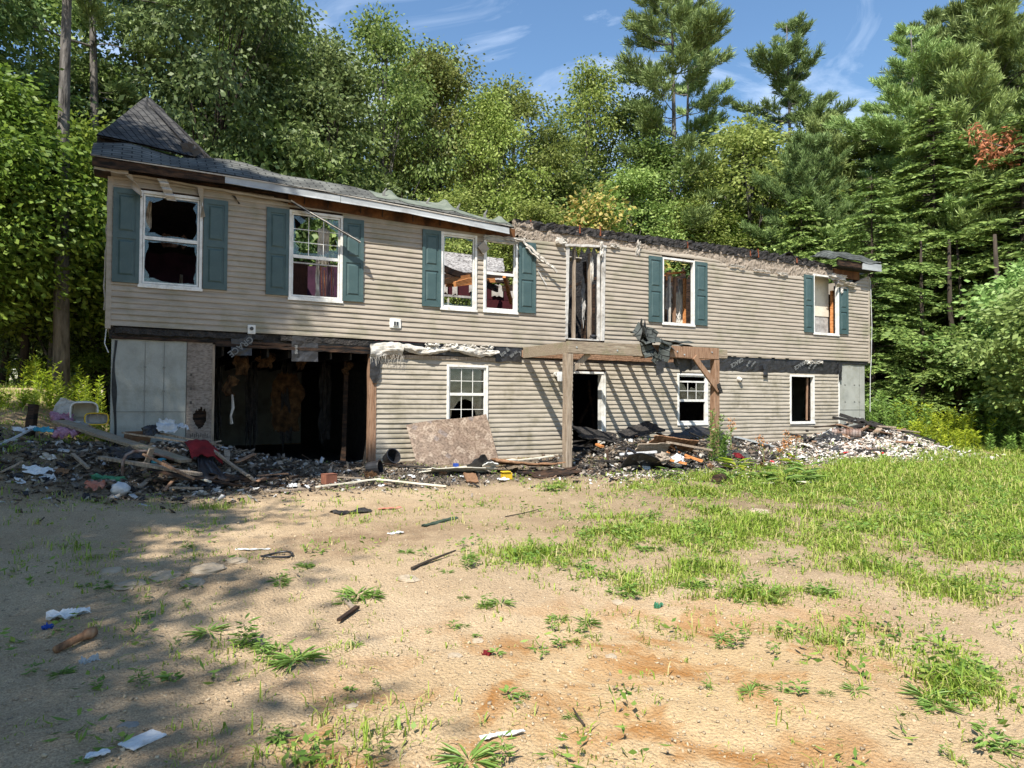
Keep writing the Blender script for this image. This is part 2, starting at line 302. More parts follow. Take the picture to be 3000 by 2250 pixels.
# =================================================================== GROUND
def ground_mat():
    m = bpy.data.materials.new('sandy_gravel'); m.use_nodes = True; N = m.node_tree.nodes; L = m.node_tree.links
    b = N['Principled BSDF']; b.inputs['Roughness'].default_value = .95; b.inputs['Specular IOR Level'].default_value = .15
    g = N.new('ShaderNodeNewGeometry'); P = g.outputs['Position']
    def noise(s, d=6, r=.6, dist=0):
        n = N.new('ShaderNodeTexNoise'); n.inputs['Scale'].default_value = s; n.inputs['Detail'].default_value = d; n.inputs['Roughness'].default_value = r; n.inputs['Distortion'].default_value = dist; L.new(P, n.inputs['Vector']); return n.outputs['Fac']
    def ramp(f, a, c0, bb, c1):
        r = N.new('ShaderNodeValToRGB'); r.color_ramp.elements[0].position = a; r.color_ramp.elements[0].color = (*c0, 1); r.color_ramp.elements[1].position = bb; r.color_ramp.elements[1].color = (*c1, 1); L.new(f, r.inputs['Fac']); return r.outputs['Color']
    def mix(f, a, c):
        x = N.new('ShaderNodeMixRGB')
        L.new(f, x.inputs['Fac'])
        for s, k in ((a, 'Color1'), (c, 'Color2')):
            if isinstance(s, tuple): x.inputs[k].default_value = (*s, 1)
            else: L.new(s, x.inputs[k])
        return x.outputs['Color']
    def math_(op, a, c=None):
        x = N.new('ShaderNodeMath'); x.operation = op; x.use_clamp = True
        for i, s in enumerate((a, c)):
            if s is None: continue
            if isinstance(s, (int, float)): x.inputs[i].default_value = s
            else: L.new(s, x.inputs[i])
        return x.outputs[0]
    def blob(cx, cy, rx, ry, soft=.5):
        v = N.new('ShaderNodeVectorMath'); v.operation = 'SUBTRACT'; L.new(P, v.inputs[0]); v.inputs[1].default_value = (cx, cy, 0)
        v2 = N.new('ShaderNodeVectorMath'); v2.operation = 'MULTIPLY'; L.new(v.outputs[0], v2.inputs[0]); v2.inputs[1].default_value = (1/rx, 1/ry, 0)
        l = N.new('ShaderNodeVectorMath'); l.operation = 'LENGTH'; L.new(v2.outputs[0], l.inputs[0])
        r = N.new('ShaderNodeMapRange'); r.inputs['From Min'].default_value = 1+soft; r.inputs['From Max'].default_value = 1-soft; L.new(l.outputs['Value'], r.inputs['Value']); return r.outputs[0]
    base = ramp(noise(.9, 8), .3, (.37, .275, .175), .7, (.53, .42, .285))
    grain = ramp(noise(95, 3, .7), .36, (.55, .5, .46), .64, (1.25, 1.22, 1.18))
    mul = N.new('ShaderNodeMixRGB'); mul.blend_type = 'MULTIPLY'; mul.inputs['Fac'].default_value = .8; L.new(base, mul.inputs['Color1']); L.new(grain, mul.inputs['Color2'])
    c = mul.outputs['Color']
    # orange rusty stains in the foreground
    om = math_('MULTIPLY', math_('ADD', blob(3.2, -10.7, 1.8, 1.3), blob(1.9, -11.2, 1.0, .7)), ramp(noise(1.6, 8, .65, .6), .47, (0, 0, 0), .62, (1, 1, 1)))
    c = mix(math_('MULTIPLY', blob(3.2, -11.0, 1.5, 1.2, .6), .5), c, (.6, .42, .21))
    c = mix(math_('MULTIPLY', om, .85), c, (.33, .145, .035))
    # ash and soot in front of the house
    am = math_('MULTIPLY', math_('ADD', math_('ADD', blob(2.6, -1.2, 4.2, 1.7), blob(6, -1.6, 3, 1.5)), math_('ADD', blob(11.5, -1.5, 4.0, 1.8), blob(17.5, -1.6, 3.2, 1.5))), ramp(noise(2.4, 8, .7), .28, (.1, .1, .1), .5, (1, 1, 1)))
    c = mix(math_('MULTIPLY', am, .9), c, ramp(noise(30, 4, .7), .35, (.025, .022, .02), .7, (.14, .12, .1)))
    dm = math_('MULTIPLY', blob(2.7, -6.5, 1.0, .55), ramp(noise(4, 6), .35, (0, 0, 0), .6, (1, 1, 1)))
    c = mix(math_('MULTIPLY', dm, .6), c, (.13, .075, .045))
    # damp brown earth: left slope and the right back yard under grass
    gm = math_('MULTIPLY', math_('ADD', blob(13, -6.5, 8, 3.6, .4), math_('ADD', blob(-3.5, 1, 3.5, 5, .3), blob(26, 3, 8, 9, .4))), .75)
    c = mix(gm, c, ramp(noise(5, 6), .3, (.12, .085, .05), .7, (.26, .2, .12)))
    # forest floor beyond
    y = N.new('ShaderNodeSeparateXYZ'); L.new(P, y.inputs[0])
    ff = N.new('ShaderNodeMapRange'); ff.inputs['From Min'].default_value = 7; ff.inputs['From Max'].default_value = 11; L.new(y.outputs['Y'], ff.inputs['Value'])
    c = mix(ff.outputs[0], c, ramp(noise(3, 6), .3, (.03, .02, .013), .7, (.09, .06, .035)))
    L.new(c, b.inputs['Base Color'])
    vo = N.new('ShaderNodeTexVoronoi'); vo.inputs['Scale'].default_value = 42; L.new(P, vo.inputs['Vector'])
    b1 = N.new('ShaderNodeBump'); b1.inputs['Strength'].default_value = .55; b1.inputs['Distance'].default_value = .02; b1.invert = True; L.new(vo.outputs['Distance'], b1.inputs['Height'])
    b2 = N.new('ShaderNodeBump'); b2.inputs['Strength'].default_value = .8; b2.inputs['Distance'].default_value = .02; L.new(noise(60, 6, .7), b2.inputs['Height']); L.new(b1.outputs[0], b2.inputs['Normal'])
    L.new(b2.outputs[0], b.inputs['Normal'])
    return m
def axis(a, b, c, d, step, far, k):
    mid = np.arange(a, b+step, step); lo = a-np.geomspace(step*2, far, k)[::-1]; hi = b+np.geomspace(step*2, far, k)
    return np.concatenate([lo, mid, hi])
gx = axis(-4, 22, 0, 0, .07, 300, 60); gy = axis(-14.5, 1.5, 0, 0, .06, 300, 60)
X, Y = np.meshgrid(gx, gy); Z = T(X, Y, True)
inside = (X > .35) & (X < 19.6) & (Y > .25) & (Y < 7.7); Z = np.where(inside, -.5, Z)
V = np.stack([X, Y, Z], -1).reshape(-1, 3); W_ = len(gx)
ii, jj = np.meshgrid(np.arange(W_-1), np.arange(len(gy)-1)); a = (jj*W_+ii).ravel()
ground = np_mesh('ground', V, np.stack([a, a+1, a+1+W_, a+W_], 1), ground_mat(), smooth=True); tag(ground, 'sandy gravel yard with rust coloured stains in front of the burnt house', 'ground', kind='structure')
# =================================================================== THE HOUSE
house = empty('burnt_house', (0, 0, 0)); tag(house, 'long two storey fire gutted house with beige siding and collapsed roof', 'house')
UP = [(.5, 1.5, 3.15, 4.8), (3.03, 4.05, 3.11, 4.79), (6.14, 6.97, 3.12, 4.73), (7.14, 7.97, 3.13, 4.72), (9.25, 10.33, 2.59, 4.86), (12.08, 13.13, 3.13, 4.78), (17.57, 18.65, 3.15, 4.84)]
LO = [(6.31, 7.27, .6, 1.92), (9.47, 10.39, -.5, 1.86), (12.6, 13.61, .61, 1.88), (16.65, 17.63, .6, 1.93)]
def lerp_tab(tab, x):
    for (a, za), (b_, zb) in zip(tab, tab[1:]):
        if x <= b_: return za+(zb-za)*max(0, (x-a))/(b_-a)
    return tab[-1][1]
UTOP = [(0, 5.06), (2.8, 5.02), (2.85, 4.92), (5.6, 4.84), (7.9, 4.80), (8.4, 4.81), (9.5, 4.83), (11, 4.93), (12, 4.93), (13.2, 4.95), (14.1, 4.88), (14.5, 4.74), (15.5, 4.7), (16.3, 4.7), (17.2, 4.76), (17.4, 4.88), (17.6, 4.9), (18.4, 4.82), (18.65, 4.6), (19.3, 4.72), (20, 5.0)]
UBOT = [(0, 2.41), (4, 2.385), (7, 2.35), (10, 2.345), (14, 2.375), (17, 2.39), (20.1, 2.4)]
LBOT = [(4.7, -.3), (20, -.1)]
LTOP = [(4.7, 2.06), (7.4, 2.12), (9, 2.1), (12, 2.04), (14, 2.0), (18.7, 2.0)]
def siding(name, x0, x1, z0, z1, y0, holes, top, bot, m, seed, wob=.006):
    rnd = random.Random(seed); mb = MB(); c = .1016; rows = int((z1-z0)/c)+1
    for k in range(rows):
        za = z0+k*c; zb = za+c
        # sorted breaks
        xs = [x0, x1]
        for h in holes:
            if h[2] < zb-.02 and h[3] > za+.02: xs += [h[0], h[1]]
        xs = sorted(set(xs)); seam = x0+rnd.uniform(.5, 3.6)
        for a, b_ in zip(xs, xs[1:]):
            cx = (a+b_)/2
            seamoff = lambda x: .0035*((int((x+seam)/1.9)*7+k//2*3) % 3-1)
            if any(h[0]-.01 < cx < h[1]+.01 and h[2] < zb-.02 and h[3] > za+.02 for h in holes): continue
            n = max(1, int((b_-a)/.22))
            off = rnd.uniform(-.002, .002)
            prev = None
            for i in range(n+1):
                x = a+(b_-a)*i/n
                sag = (lerp_tab(UBOT, x)-2.4)*(1-(za-2.4)/2.6) if name == 'upper_siding' else .004*math.sin(x*1.1+k*.3)
                sag += .003*nzv(Vector((x*1.3, k*.9, seed)))
                wb = wob*nzv(Vector((x*2.1, za*2, seed+5)))+.012*max(0, nzv(Vector((x*.7, za*1.1, seed+9)))-.3)
                ya = y0-.028-wb+off; yb = y0-.002-wb+off; ym = y0-.0185-wb+off
                zt = top(x) if callable(top) else 99
                A = (x, ya+seamoff(x), min(za+sag, zt)); B = (x, ya+.002, min(za+sag+.03, zt)); Cc = (x, ym+.002, min(za+sag+.062, zt)); D = (x, yb, min(zb+sag+.006, zt)); E_ = (x, y0+.004, min(za+sag+.001, zt))
                bz = bot(x) if callable(bot) else -9
                cur = (E_, A, B, Cc, D)
                if prev and not (za+sag > zt-.015) and zb > bz:
                    mb.add(list(prev)+list(cur), [(0, 5, 6, 1), (1, 6, 7, 2), (2, 7, 8, 3), (3, 8, 9, 4)])
                prev = cur
    return mb.build(name, m, house)
siding('upper_siding', .08, 20.0, 2.41, 5.1, -.03, UP, lambda x: lerp_tab(UTOP, x)+.025*nzv(Vector((x*7, 1, 0)))*(1 if x > 8 else .2), None, m_siding, 3)
siding('lower_siding', 4.78, 18.66, -.32, 2.15, 0, LO, lambda x: lerp_tab(LTOP, x), None, m_siding2, 8, wob=.012)
def wall(x0, x1, z0, z1, holes, ya, yb, top=None):
    mb = MB(); xs = sorted(set([x0, x1]+[v for h in holes for v in h[:2] if x0 < v < x1]+([x0+(x1-x0)*i/40 for i in range(41)] if top else [])))
    for a, b_ in zip(xs, xs[1:]):
        cx = (a+b_)/2; hs = sorted([(h[2], h[3]) for h in holes if h[0] < cx < h[1]]); zc = z0; zt = top(cx) if top else z1
        for (ha, hb) in hs:
            if ha > zc: mb.box(a, b_, ya, yb, zc, min(ha, zt))
            zc = max(zc, hb)
        if zc < zt-.01: mb.box(a, b_, ya, yb, zc, zt)
    return mb
wall(.05, 20.0, 2.42, 5.0, UP, -.025, .11, top=lambda x: lerp_tab(UTOP, x)-.03).build('upper_front_wall', m_charb, house)
wall(4.74, 18.7, -.45, 2.3, LO, .006, .14).build('lower_front_wall', m_charb, house)
mb = MB(); mb.box(.0, .085, -.058, .02, 2.36, 5.07); mb.build('corner_trim', m_siding, house, bevel=.006)
mb = MB(); mb.box(19.99, 20.075, -.058, .02, 2.36, 4.98); mb.build('corner_trim', m_siding, house, bevel=.006)
mb = MB(); mb.box(18.665, 18.715, -.035, .005, -.1, 2.0); mb.build('corner_trim', m_white, house)
mb = MB(); mb.box(4.70, 4.775, -.035, .005, -.4, 2.05); mb.build('corner_trim', m_woodr, house)
# side and back shell
mb = MB(); mb.box(0.0, .12, .03, 8, 2.4, 5.0); mb.prism([(.7, 5.0), (3.4, 5.0), (3.4, 7.0)], 0, .1)
v0 = mb.v[-6:]; mb.v[-6:] = [(y, x, z) for (x, y, z) in v0]; mb.build('left_gable_wall', m_siding, house)
mb = MB(); mb.box(19.93, 20.05, .03, 8, 2.4, 4.95); mb.build('right_side_wall', m_siding, house)
BK = [(1.2, 2.2, 3.2, 4.6), (5.6, 6.8, 3.1, 4.6), (8.4, 10.6, 2.9, 4.62), (11.4, 12.6, 2.4, 4.5), (14.5, 15.6, 3.2, 4.6)]
wall(.12, 19.9, 2.4, 4.85, BK, 7.88, 8.0, top=lambda x: 4.85 if x < 6 else 4.3+.5*nzv(Vector((x*1.3, 0, 0)))).build('back_wall', m_char, house)
# foundation
mb = MB(); mb.box(.1, 1.285, .0, .2, -.5, 2.2)
mb.build('concrete_wall', m_conc, house, bevel=.01)
mb = MB(); mb.box(18.72, 19.88, -.002, .2, -.5, 2.31); mb.build('concrete_wall', m_conc, house, bevel=.01)
mb = MB(); mb.box(.1, .3, .2, 8, -.5, 2.2); mb.box(19.7, 19.88, .2, 8, -.5, 2.3); mb.box(.3, 19.7, 7.8, 8, -.5, 2.3); mb.build('foundation', m_conc, house)
mb = MB(); 
for x in (.62, .92): mb.box(x-.006, x+.006, -.006, 0, .1, 2.17)
mb.box(.14, 1.28, -.006, 0, .93, .945); mb.box(18.74, 19.86, -.008, -.002, .95, .965); mb.box(19.62, 19.63, -.008, -.002, 0, 2.3)
for x in (.62, .92):
    for z in (.94, 1.3, 1.72): mb.obox((x, -.008, z), (.04, .01, .03), (0, .3, 0))
for x in (18.98, 19.4, 19.62):
    for z in (.6, 1.2, 1.7): mb.obox((x, -.008, z), (.05, .01, .03), (0, .3, 0))
mb.build('form_seams', mat('concrete_seam', [(.16, .165, .15), (.24, .24, .22)], rough=.9), house)
def tarfn(u, v):
    z = .25+1.92*v; return (.165+.02*math.sin(z*3)+(u-.5)*(.035+.03*nzv(Vector((z*2, u, 2)))+.05*math.exp(-((z-1.3)/.25)**2)), -.012, z)
mb = MB(); mb.sheet(tarfn, 3, 24, .008); mb.build('tar_strip', m_tar, house)
# osb panel beside the garage opening, with a broken hole
mb = wall(1.29, 1.71, -.4, 2.2, [(1.4+.017*k, 1.4+.017*(k+1), .78-.15*math.sin(k*.25)-.03*nzv(Vector((k*.7, 1, 1))), .9+.1*math.sin(k*.22)+.06*nzv(Vector((k*.6, 5, 1)))) for k in range(13)], -.012, .012); mb.build('strand_board_panel', m_osb, house)
mb = MB(); mb.box(1.3, 1.7, .1, .12, .5, 1.15); mb.build('panel_cavity', m_charb, house)
mb = MB(); mb.box(1.71, 1.75, -.02, .13, -.45, 2.16); mb.build('door_jamb', m_wood, house)
mb = MB(); mb.beam((4.67, .05, -.45), (4.66, .05, 2.1), .09, .12, 6, .006); mb.build('door_jamb', m_woodr, house)
mb = MB()
for i in range(9): mb.obox((1.36+.035*i, -.016, .5+.02*(i % 2)), (.012, .003, .07), (0, .02, 0))
for i in range(3): mb.obox((1.36, -.016, 1.6-.25*i), (.035, .003, .05))
mb.build('stencil_print', mat('black_stencil', [(.05, .045, .04), (.09, .08, .07)], rough=.9), house)
# header band above garage and over the left wall
mb = MB(); mb.box(.06, 4.75, .02, .12, 2.2, 2.41); mb.build('rim_joist', m_char, house)
mb = MB(); mb.beam((.1, -.01, 2.22), (4.7, -.01, 2.2), .05, .05, 30, .006); mb.beam((1.75, -.02, 2.16), (4.7, -.02, 2.12), .07, .06, 24, .006); mb.build('sill_plate', m_charb, house)
mb = MB(); mb.beam((2.9, -.04, 2.33), (4.6, -.03, 2.3), .03, .1, 20, .008); mb.beam((.15, -.035, 2.34), (2.6, -.035, 2.32), .03, .1, 20, .01); mb.build('charred_board', m_char, house)
# floors and partitions
mb = MB(); mb.box(.3, 10.6, .15, 7.8, 2.25, 2.38); mb.box(12.6, 19.7, .15, 7.8, 2.25, 2.38); mb.box(10.6, 12.6, .15, 2.0, 2.25, 2.38); mb.box(10.6, 12.6, 5.2, 7.8, 2.25, 2.38); mb.build('upper_floor', m_char, house)
mb = MB()
for i in range(8): mb.beam((1.9+.4*i, .16, 2.1), (1.9+.4*i, 7.7, 2.1), .04, .26)
mb.build('floor_joists', m_char, house)
mb = MB(); mb.box(.3, 19.7, .15, 7.8, -.3, -.17); mb.build('floor_slab', m_char, house)
for x in (4.84, 8.9, 14.2):
    mb = MB(); mb.box(x, x+.1, .15, 7.8, -.2, 2.25); mb.build('lower_partition', m_char, house)
for x, t in ((5.35, 4.5), (11.2, 4.3), (14.6, 4.4), (16.8, 4.8)):
    mb = MB()
    for i in range(16):
        y = .2+.5*i; mb.beam((x, y, 2.38), (x+random.uniform(-.03, .03), y, t+random.uniform(-.4, .2)), .04, .09)
    mb.beam((x, .2, 4.4), (x, 7.7, 4.4), .04, .08, 12, .03); mb.build('stud_partition', m_charb, house)
def torn(xa, xb, za, zb, y, amp=.12, seed=0, n=26, mby=None, low=0):
    pts = [(xa, za)]
    pts += [(xa+(xb-xa)*i/n, za+low*abs(nzv(Vector((i*.9, seed, 3))))) for i in range(1, n)] if low else []
    pts += [(xb, za)]+[(xb-(xb-xa)*i/n, zb+amp*nzv(Vector((i*.8, seed, 1)))+amp*.5*nzv(Vector((i*3.1, seed, 7)))) for i in range(n+1)]
    mb = mby or MB(); mb.prism(pts, y, y+.02); return mb
mb = torn(5.4, 11.1, 4.02, 4.42, 4.0, .14, 2); torn(5.4, 7.6, 2.4, 4.03, 4.0, .01, 3, mby=mb); torn(8.95, 11.1, 2.4, 4.03, 4.0, .01, 4, mby=mb); mb.build('red_wall', m_red, house)
mb = MB(); mb.box(7.6, 8.95, 3.96, 4.0, 4.0, 4.06); mb.box(8.87, 8.95, 3.96, 4.0, 2.6, 4.0); mb.build('inner_door_trim', m_greyd, house)
for (x, z, wd, h, s) in ((7.75, 4.42, .2, .35, 1), (8.1, 4.35, .14, .3, 2), (8.6, 4.42, .1, .26, 3), (9.3, 4.4, .35, .3, 4), (9.9, 4.42, .12, .35, 5), (7.95, 3.9, .05, .3, 6)):
    torn(x, x+wd, z-h, z+.05, 3.95, .05, s+20, 7, low=.15).build('drywall_scrap', m_dry, house)
def crum(cx, cy, cz, sx, sz, tilt, amp, m, name, seed, yaw_=0, parent=house, th=.01, nu=12, nv=8, edge=.05):
    def fn(u, v):
        x = (u-.5)*sx*(1+edge*nzv(Vector((v*6, seed, 1)))); z = (v-.5)*sz*(1+edge*2*nzv(Vector((u*6, seed, 2)))); y = amp*nzv(Vector((u*3, v*3, seed)))+amp*.4*nzv(Vector((u*8, v*8, seed)))
        p = Matrix.Rotation(yaw_, 3, 'Z') @ (Matrix.Rotation(tilt, 3, 'X') @ Vector((x, y, z))); return p+Vector((cx, cy, cz))
    mb = MB(); mb.sheet(fn, nu, nv, th); return mb.build(name, m, parent)
m_speck = mat('peeling_white_board', [(.05, .045, .045), (.3, .28, .27), (.5, .48, .46)], scale=13, rough=.9, stretch=(1, 1, 2.4), pos=[.36, .45, .6])
crum(8.95, 5.0, 5.12, 2.6, .72, R_(-12), .03, m_speck, 'collapsed_board', 4, R_(2))
crum(8.9, 4.9, 4.72, 2.9, .1, 0, .03, m_charb, 'scorched_board', 9)
for p, q in (((7.1, 2.6, 4.1), (8.9, 3.4, 4.62)), ((7.3, 1.9, 4.0), (8.4, 2.6, 4.35)), ((7.6, 3.2, 4.2), (9.2, 3.6, 4.5)), ((8.5, 1.6, 4.25), (9.0, 2.2, 3.7)), ((9.5, 2.4, 4.7), (11.0, 2.7, 5.0)), ((9.3, 1.8, 4.45), (10.8, 2.4, 4.85)), ((13.2, 1.2, 4.55), (14.4, 2.2, 4.75))):
    mb = MB(); mb.beam(p, q, .07, .13, 5, .012); mb.build('broken_rafter', m_orange, house)
for p, q in (((7.0, 3.0, 4.3), (9.8, 3.2, 4.66)), ((6.6, 2.2, 4.55), (9.4, 3.8, 4.3)), ((9.2, 3.1, 4.2), (11, 3.0, 4.4)), ((12.0, 2, 4.2), (14, 3, 4.5))):
    mb = MB(); mb.beam(p, q, .07, .16, 6, .012); mb.build('burnt_rafter', m_charb, house)
m_pinkd = mat('sooty_pink_drywall', [(.09, .05, .04), (.3, .2, .17)], scale=3, rough=.95)
# left rooms: ceiling, purple wall and hanging board
mb = MB(); mb.box(.12, 3.5, .12, 7.8, 4.86, 4.9); mb.build('ceiling', m_char, house)
mb = torn(.12, 5.3, 2.4, 4.4, 3.4, .12, 11); mb.build('purple_wall', m_purple, house)
crum(1.1, 1.6, 4.3, .42, .24, .5, .08, m_pinkd, 'hanging_drywall', 21, edge=.6); crum(1.68, 1.4, 4.12, .34, .24, .3, .08, m_pinkd, 'hanging_drywall', 22); crum(.62, .6, 4.55, .12, .5, .1, .04, m_dry, 'hanging_drywall', 23)
mb = MB(); mb.box(1.62, 1.67, 2.2, 2.26, 2.4, 3.9); mb.box(1.62, 2.3, 2.2, 2.26, 3.86, 3.93); mb.build('inner_door_frame', m_orange, house)
crum(1.3, 2.9, 3.55, .05, .6, 0, .05, m_dry, 'torn_strip', 24)
crum(3.35, .9, 3.55, .45, .9, .05, .02, mat('brown_door_panel', [(.05, .022, .018), (.09, .04, .03)], rough=.7), 'brown_panel', 25)
def curtain(x0, x1, z0, z1, y, m, name):
    def fn(u, v): x = x0+(x1-x0)*u; return (x, y+.03*math.sin(u*(x1-x0)*70)+.02*nzv(Vector((x*9, v*2, 1))), z0+(z1-z0)*v)
    mb = MB(); mb.sheet(fn, 24, 6, .004); return mb.build(name, m, house)
curtain(3.6, 3.68, 3.14, 3.95, .22, m_curt, 'curtain'); curtain(3.83, 3.88, 3.14, 4.0, .22, m_curt, 'curtain')
for i in range(9):
    mb = MB(); mb.beam((3.7+.035*i, .25+.01*i, 3.14), (3.66+.035*i, .25, 3.75+.1*(i % 3)), .012, .02); mb.build('exposed_lath', m_orange if i % 2 else m_wood, house)
crum(3.72, .14, 4.2, .22, .7, 0, .08, m_fabric, 'torn_fabric', 31, edge=.3); crum(3.62, .17, 3.5, .07, .75, 0, .06, m_fabric, 'torn_fabric', 32, edge=.5)
# doorway upstairs: bare studs
for x, y, ma, tp in ((9.56, .1, m_wood, 4.75), (10.02, .12, m_wood, 4.7), (9.44, .5, m_charb, 4.5), (9.78, .9, m_charb, 4.3), (10.2, .6, m_charb, 4.6), (9.6, 2.0, m_char, 4.4), (10.05, 1.6, m_char, 4.5), (10.7, 2.6, m_char, 4.5), (11.0, 3.0, m_charb, 4.4)):
    mb = MB(); mb.beam((x, y, 2.39), (x+random.uniform(-.02, .02), y, tp), .05, .09, 8, .006); mb.build('wall_stud', ma, house)
crum(10.05, .06, 4.3, .08, .5, 0, .05, m_fabric, 'torn_wrap', 33, edge=.4); crum(10.1, .5, 3.6, .1, .9, 0, .08, m_greyd, 'torn_wrap', 34, edge=.4)
crum(10.18, .02, 2.68, .42, .12, .2, .08, m_felt, 'felt_scrap', 35, edge=.4)
crum(9.9, 1.0, 4.72, .9, .14, .5, .04, m_dry, 'ceiling_scrap', 36)
# right rooms
torn(10.7, 13.6, 2.4, 5.5, 3.2, .45, 15).build('charred_partition', m_char, house); torn(13.8, 16.6, 2.4, 5.0, 2.7, .4, 16).build('charred_partition', m_charb, house)
for x, ma in ((12.62, m_charb), (12.98, m_woodr), (13.32, m_orange), (12.8, m_dry)):
    mb = MB(); mb.beam((x, .55, 2.39), (x+.02, .55, 4.45), .05, .08, 6, .004); mb.build('wall_stud', ma, house)
crum(12.85, .7, 3.9, .4, .6, .1, .1, m_dry, 'drywall_scrap', 41, edge=.4); crum(13.25, .66, 3.6, .28, .9, 0, .04, m_cream, 'drywall_scrap', 42, edge=.3); crum(12.9, .75, 3.25, .45, .5, 0, .05, m_charb, 'drywall_scrap', 43); crum(13.1, .5, 3.3, .14, .35, 0, .08, m_fabric, 'torn_wrap', 44, edge=.4)
crum(13.35, .7, 4.2, .2, .5, 0, .02, m_greyd, 'drywall_scrap', 46)
mb = MB(); mb.beam((12.65, .5, 4.5), (13.4, .6, 4.62), .08, .05, 3, .01); mb.build('broken_rafter', m_orange, house)
torn(17.5, 18.72, 3.72, 4.9, .34, .02, 51, low=.0).build('cream_drywall_panel', m_cream, house)
torn(17.5, 18.72, 2.6, 3.76, .36, .05, 52).build('sooty_drywall_panel', m_greyd, house)
mb = MB(); mb.beam((18.74, .24, 2.6), (18.77, .26, 4.5), .07, .09, 6, .005); mb.build('wall_stud', m_orange, house)
mb = MB(); mb.box(18.73, 19.3, .36, .4, 2.6, 4.4); mb.build('charred_board', m_char, house)
# garage interior: hanging insulation
def blob_sheet(cx, cy, z0, z1, wd, m, name, seed):
    def fn(u, v):
        z = z1+(z0-z1)*v; wv = wd*(.35+.65*math.sin(min(1, v*1.25+.1)*math.pi*.8))*(1+.4*nzv(Vector((v*5, u, seed)))); return (cx+(u-.5)*wv+.15*nzv(Vector((v*2, 3, seed))), cy+.1*nzv(Vector((u*3, v*3, seed))), z+.07*nzv(Vector((u*9, v, seed+3))))
    mb = MB(); mb.sheet(fn, 12, 18, .02); return mb.build(name, m, house)
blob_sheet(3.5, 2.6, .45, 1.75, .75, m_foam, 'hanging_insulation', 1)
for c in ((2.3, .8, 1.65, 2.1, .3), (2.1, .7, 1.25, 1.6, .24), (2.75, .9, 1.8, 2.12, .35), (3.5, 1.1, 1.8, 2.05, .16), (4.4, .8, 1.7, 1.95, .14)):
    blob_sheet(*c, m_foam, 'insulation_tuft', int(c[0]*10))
mb = MB(); mb.tube([(2.1, .4, 1.25), (2.12, .42, 1.0), (2.08, .4, .85), (2.1, .42, .7)], [.02, .03, .02, .035], 6); mb.build('hanging_strip', m_dry, house)
for i in range(4):
    x = 1.95+.77*i; crum(x, 2.2+.2*(i % 3), 1.1, .25, 1.7, 0, .1, m_char, 'charred_hanging', 60+i, edge=.4)
mb = MB(); mb.beam((4.35, .9, -.2), (4.4, .9, 2.1), .09, .09); mb.build('wall_stud', m_charb, house)
# lower door: pale remains inside
for i, (x, y, z, sx, sz, ma) in enumerate(((10.35, 2.2, 1.65, .3, .3, m_papr), (10.4, 2.2, 1.35, .3, .35, m_cream), (10.2, 2.3, 1.1, .12, .8, m_woodr), (10.7, 2.0, 1.2, .1, .3, m_dry), (10.9, 2.4, .9, .2, .25, m_woodr), (10.25, 2.0, .75, .14, .12, m_papr))):
    crum(x, y, z, sx, sz, .2, .06, ma, 'hanging_debris', 70+i, edge=.5)
mb = MB(); mb.beam((10.75, .9, -.1), (10.6, 1.0, 1.7), .06, .06, 5, .02); mb.beam((10.5, 1.3, .6), (11.1, 1.5, 1.3), .05, .08, 4, .02); mb.build('broken_post', m_charb, house)
# ---------------------------------------------------------------- windows and shutters
def frame(x0, x1, z0, z1, y0, y1, t, tb=None):
    mb = MB(); tb = tb or t
    mb.box(x0, x0+t, y0, y1, z0, z1); mb.box(x1-t, x1, y0, y1, z0, z1); mb.box(x0+t, x1-t, y0, y1, z1-t, z1); mb.box(x0+t, x1-t, y0, y1, z0, z0+tb); return mb
def window(x0, x1, z0, z1, yb, meet=None, grid=None, sash=True):
    f = frame(x0-.005, x1+.005, z0-.02, z1+.01, yb-.045, yb+.06, .05); f.box(x0-.02, x1+.02, yb-.052, yb-.046, z0-.045, z0-.0)
    o = f.build('window', m_white, house, bevel=.004)
    xi0, xi1 = x0+.052, x1-.052
    if sash:
        frame(xi0, xi1, z0+.04, z1-.045, yb-.012, yb+.03, .028).build('window_frame', m_white, o)
    if meet:
        mb = MB(); mb.box(xi0+.02, xi1-.02, yb-.018, yb+.02, meet-.03, meet+.03); mb.build('meeting_rail', m_white, o)
    for (za, zb, nx, nz_) in (grid or []):
        mb = MB()
        for i in range(1, nx): x = xi0+.03+(xi1-xi0-.06)*i/nx; mb.box(x-.007, x+.007, yb+.0, yb+.008, za, zb)
        for i in range(1, nz_): z = za+(zb-za)*i/nz_; mb.box(xi0+.03, xi1-.03, yb+.0005, yb+.0075, z-.007, z+.007)
        mb.build('muntin', m_white, o)
    return o
def pane(o, poly, y):
    mb = MB(); mb.prism(poly, y, y+.004); mb.build('glass_pane', m_glass, o)
def shards(o, x0, x1, z0, z1, y, seed, depth=.14, corners=True):
    rnd = random.Random(seed)
    for side in range(4):
        n = 6; pts = []
        if side == 0: base = [(x0, z0), (x0, z1)]
        elif side == 1: base = [(x1, z0), (x1, z1)]
        elif side == 2: base = [(x0, z0), (x1, z0)]
        else: base = [(x0, z1), (x1, z1)]
        (ax, az), (bx, bz) = base; sx, sz = (1, 0) if side == 0 else (-1, 0) if side == 1 else (0, 1) if side == 2 else (0, -1)
        poly = [(ax, az)]
        for i in range(n+1):
            t = i/n; d = depth*rnd.uniform(.05, 1)*(.3 if .3 < t < .7 else 1); poly.append((ax+(bx-ax)*t+sx*d, az+(bz-az)*t+sz*d))
        poly.append((bx, bz)); pane(o, poly, y+.001*side)
w1 = window(*UP[0], -.03, meet=3.99); shards(w1, .58, 1.42, 4.03, 4.72, -.02, 1, .1); shards(w1, .58, 1.42, 3.22, 3.95, -.02, 2, .08)
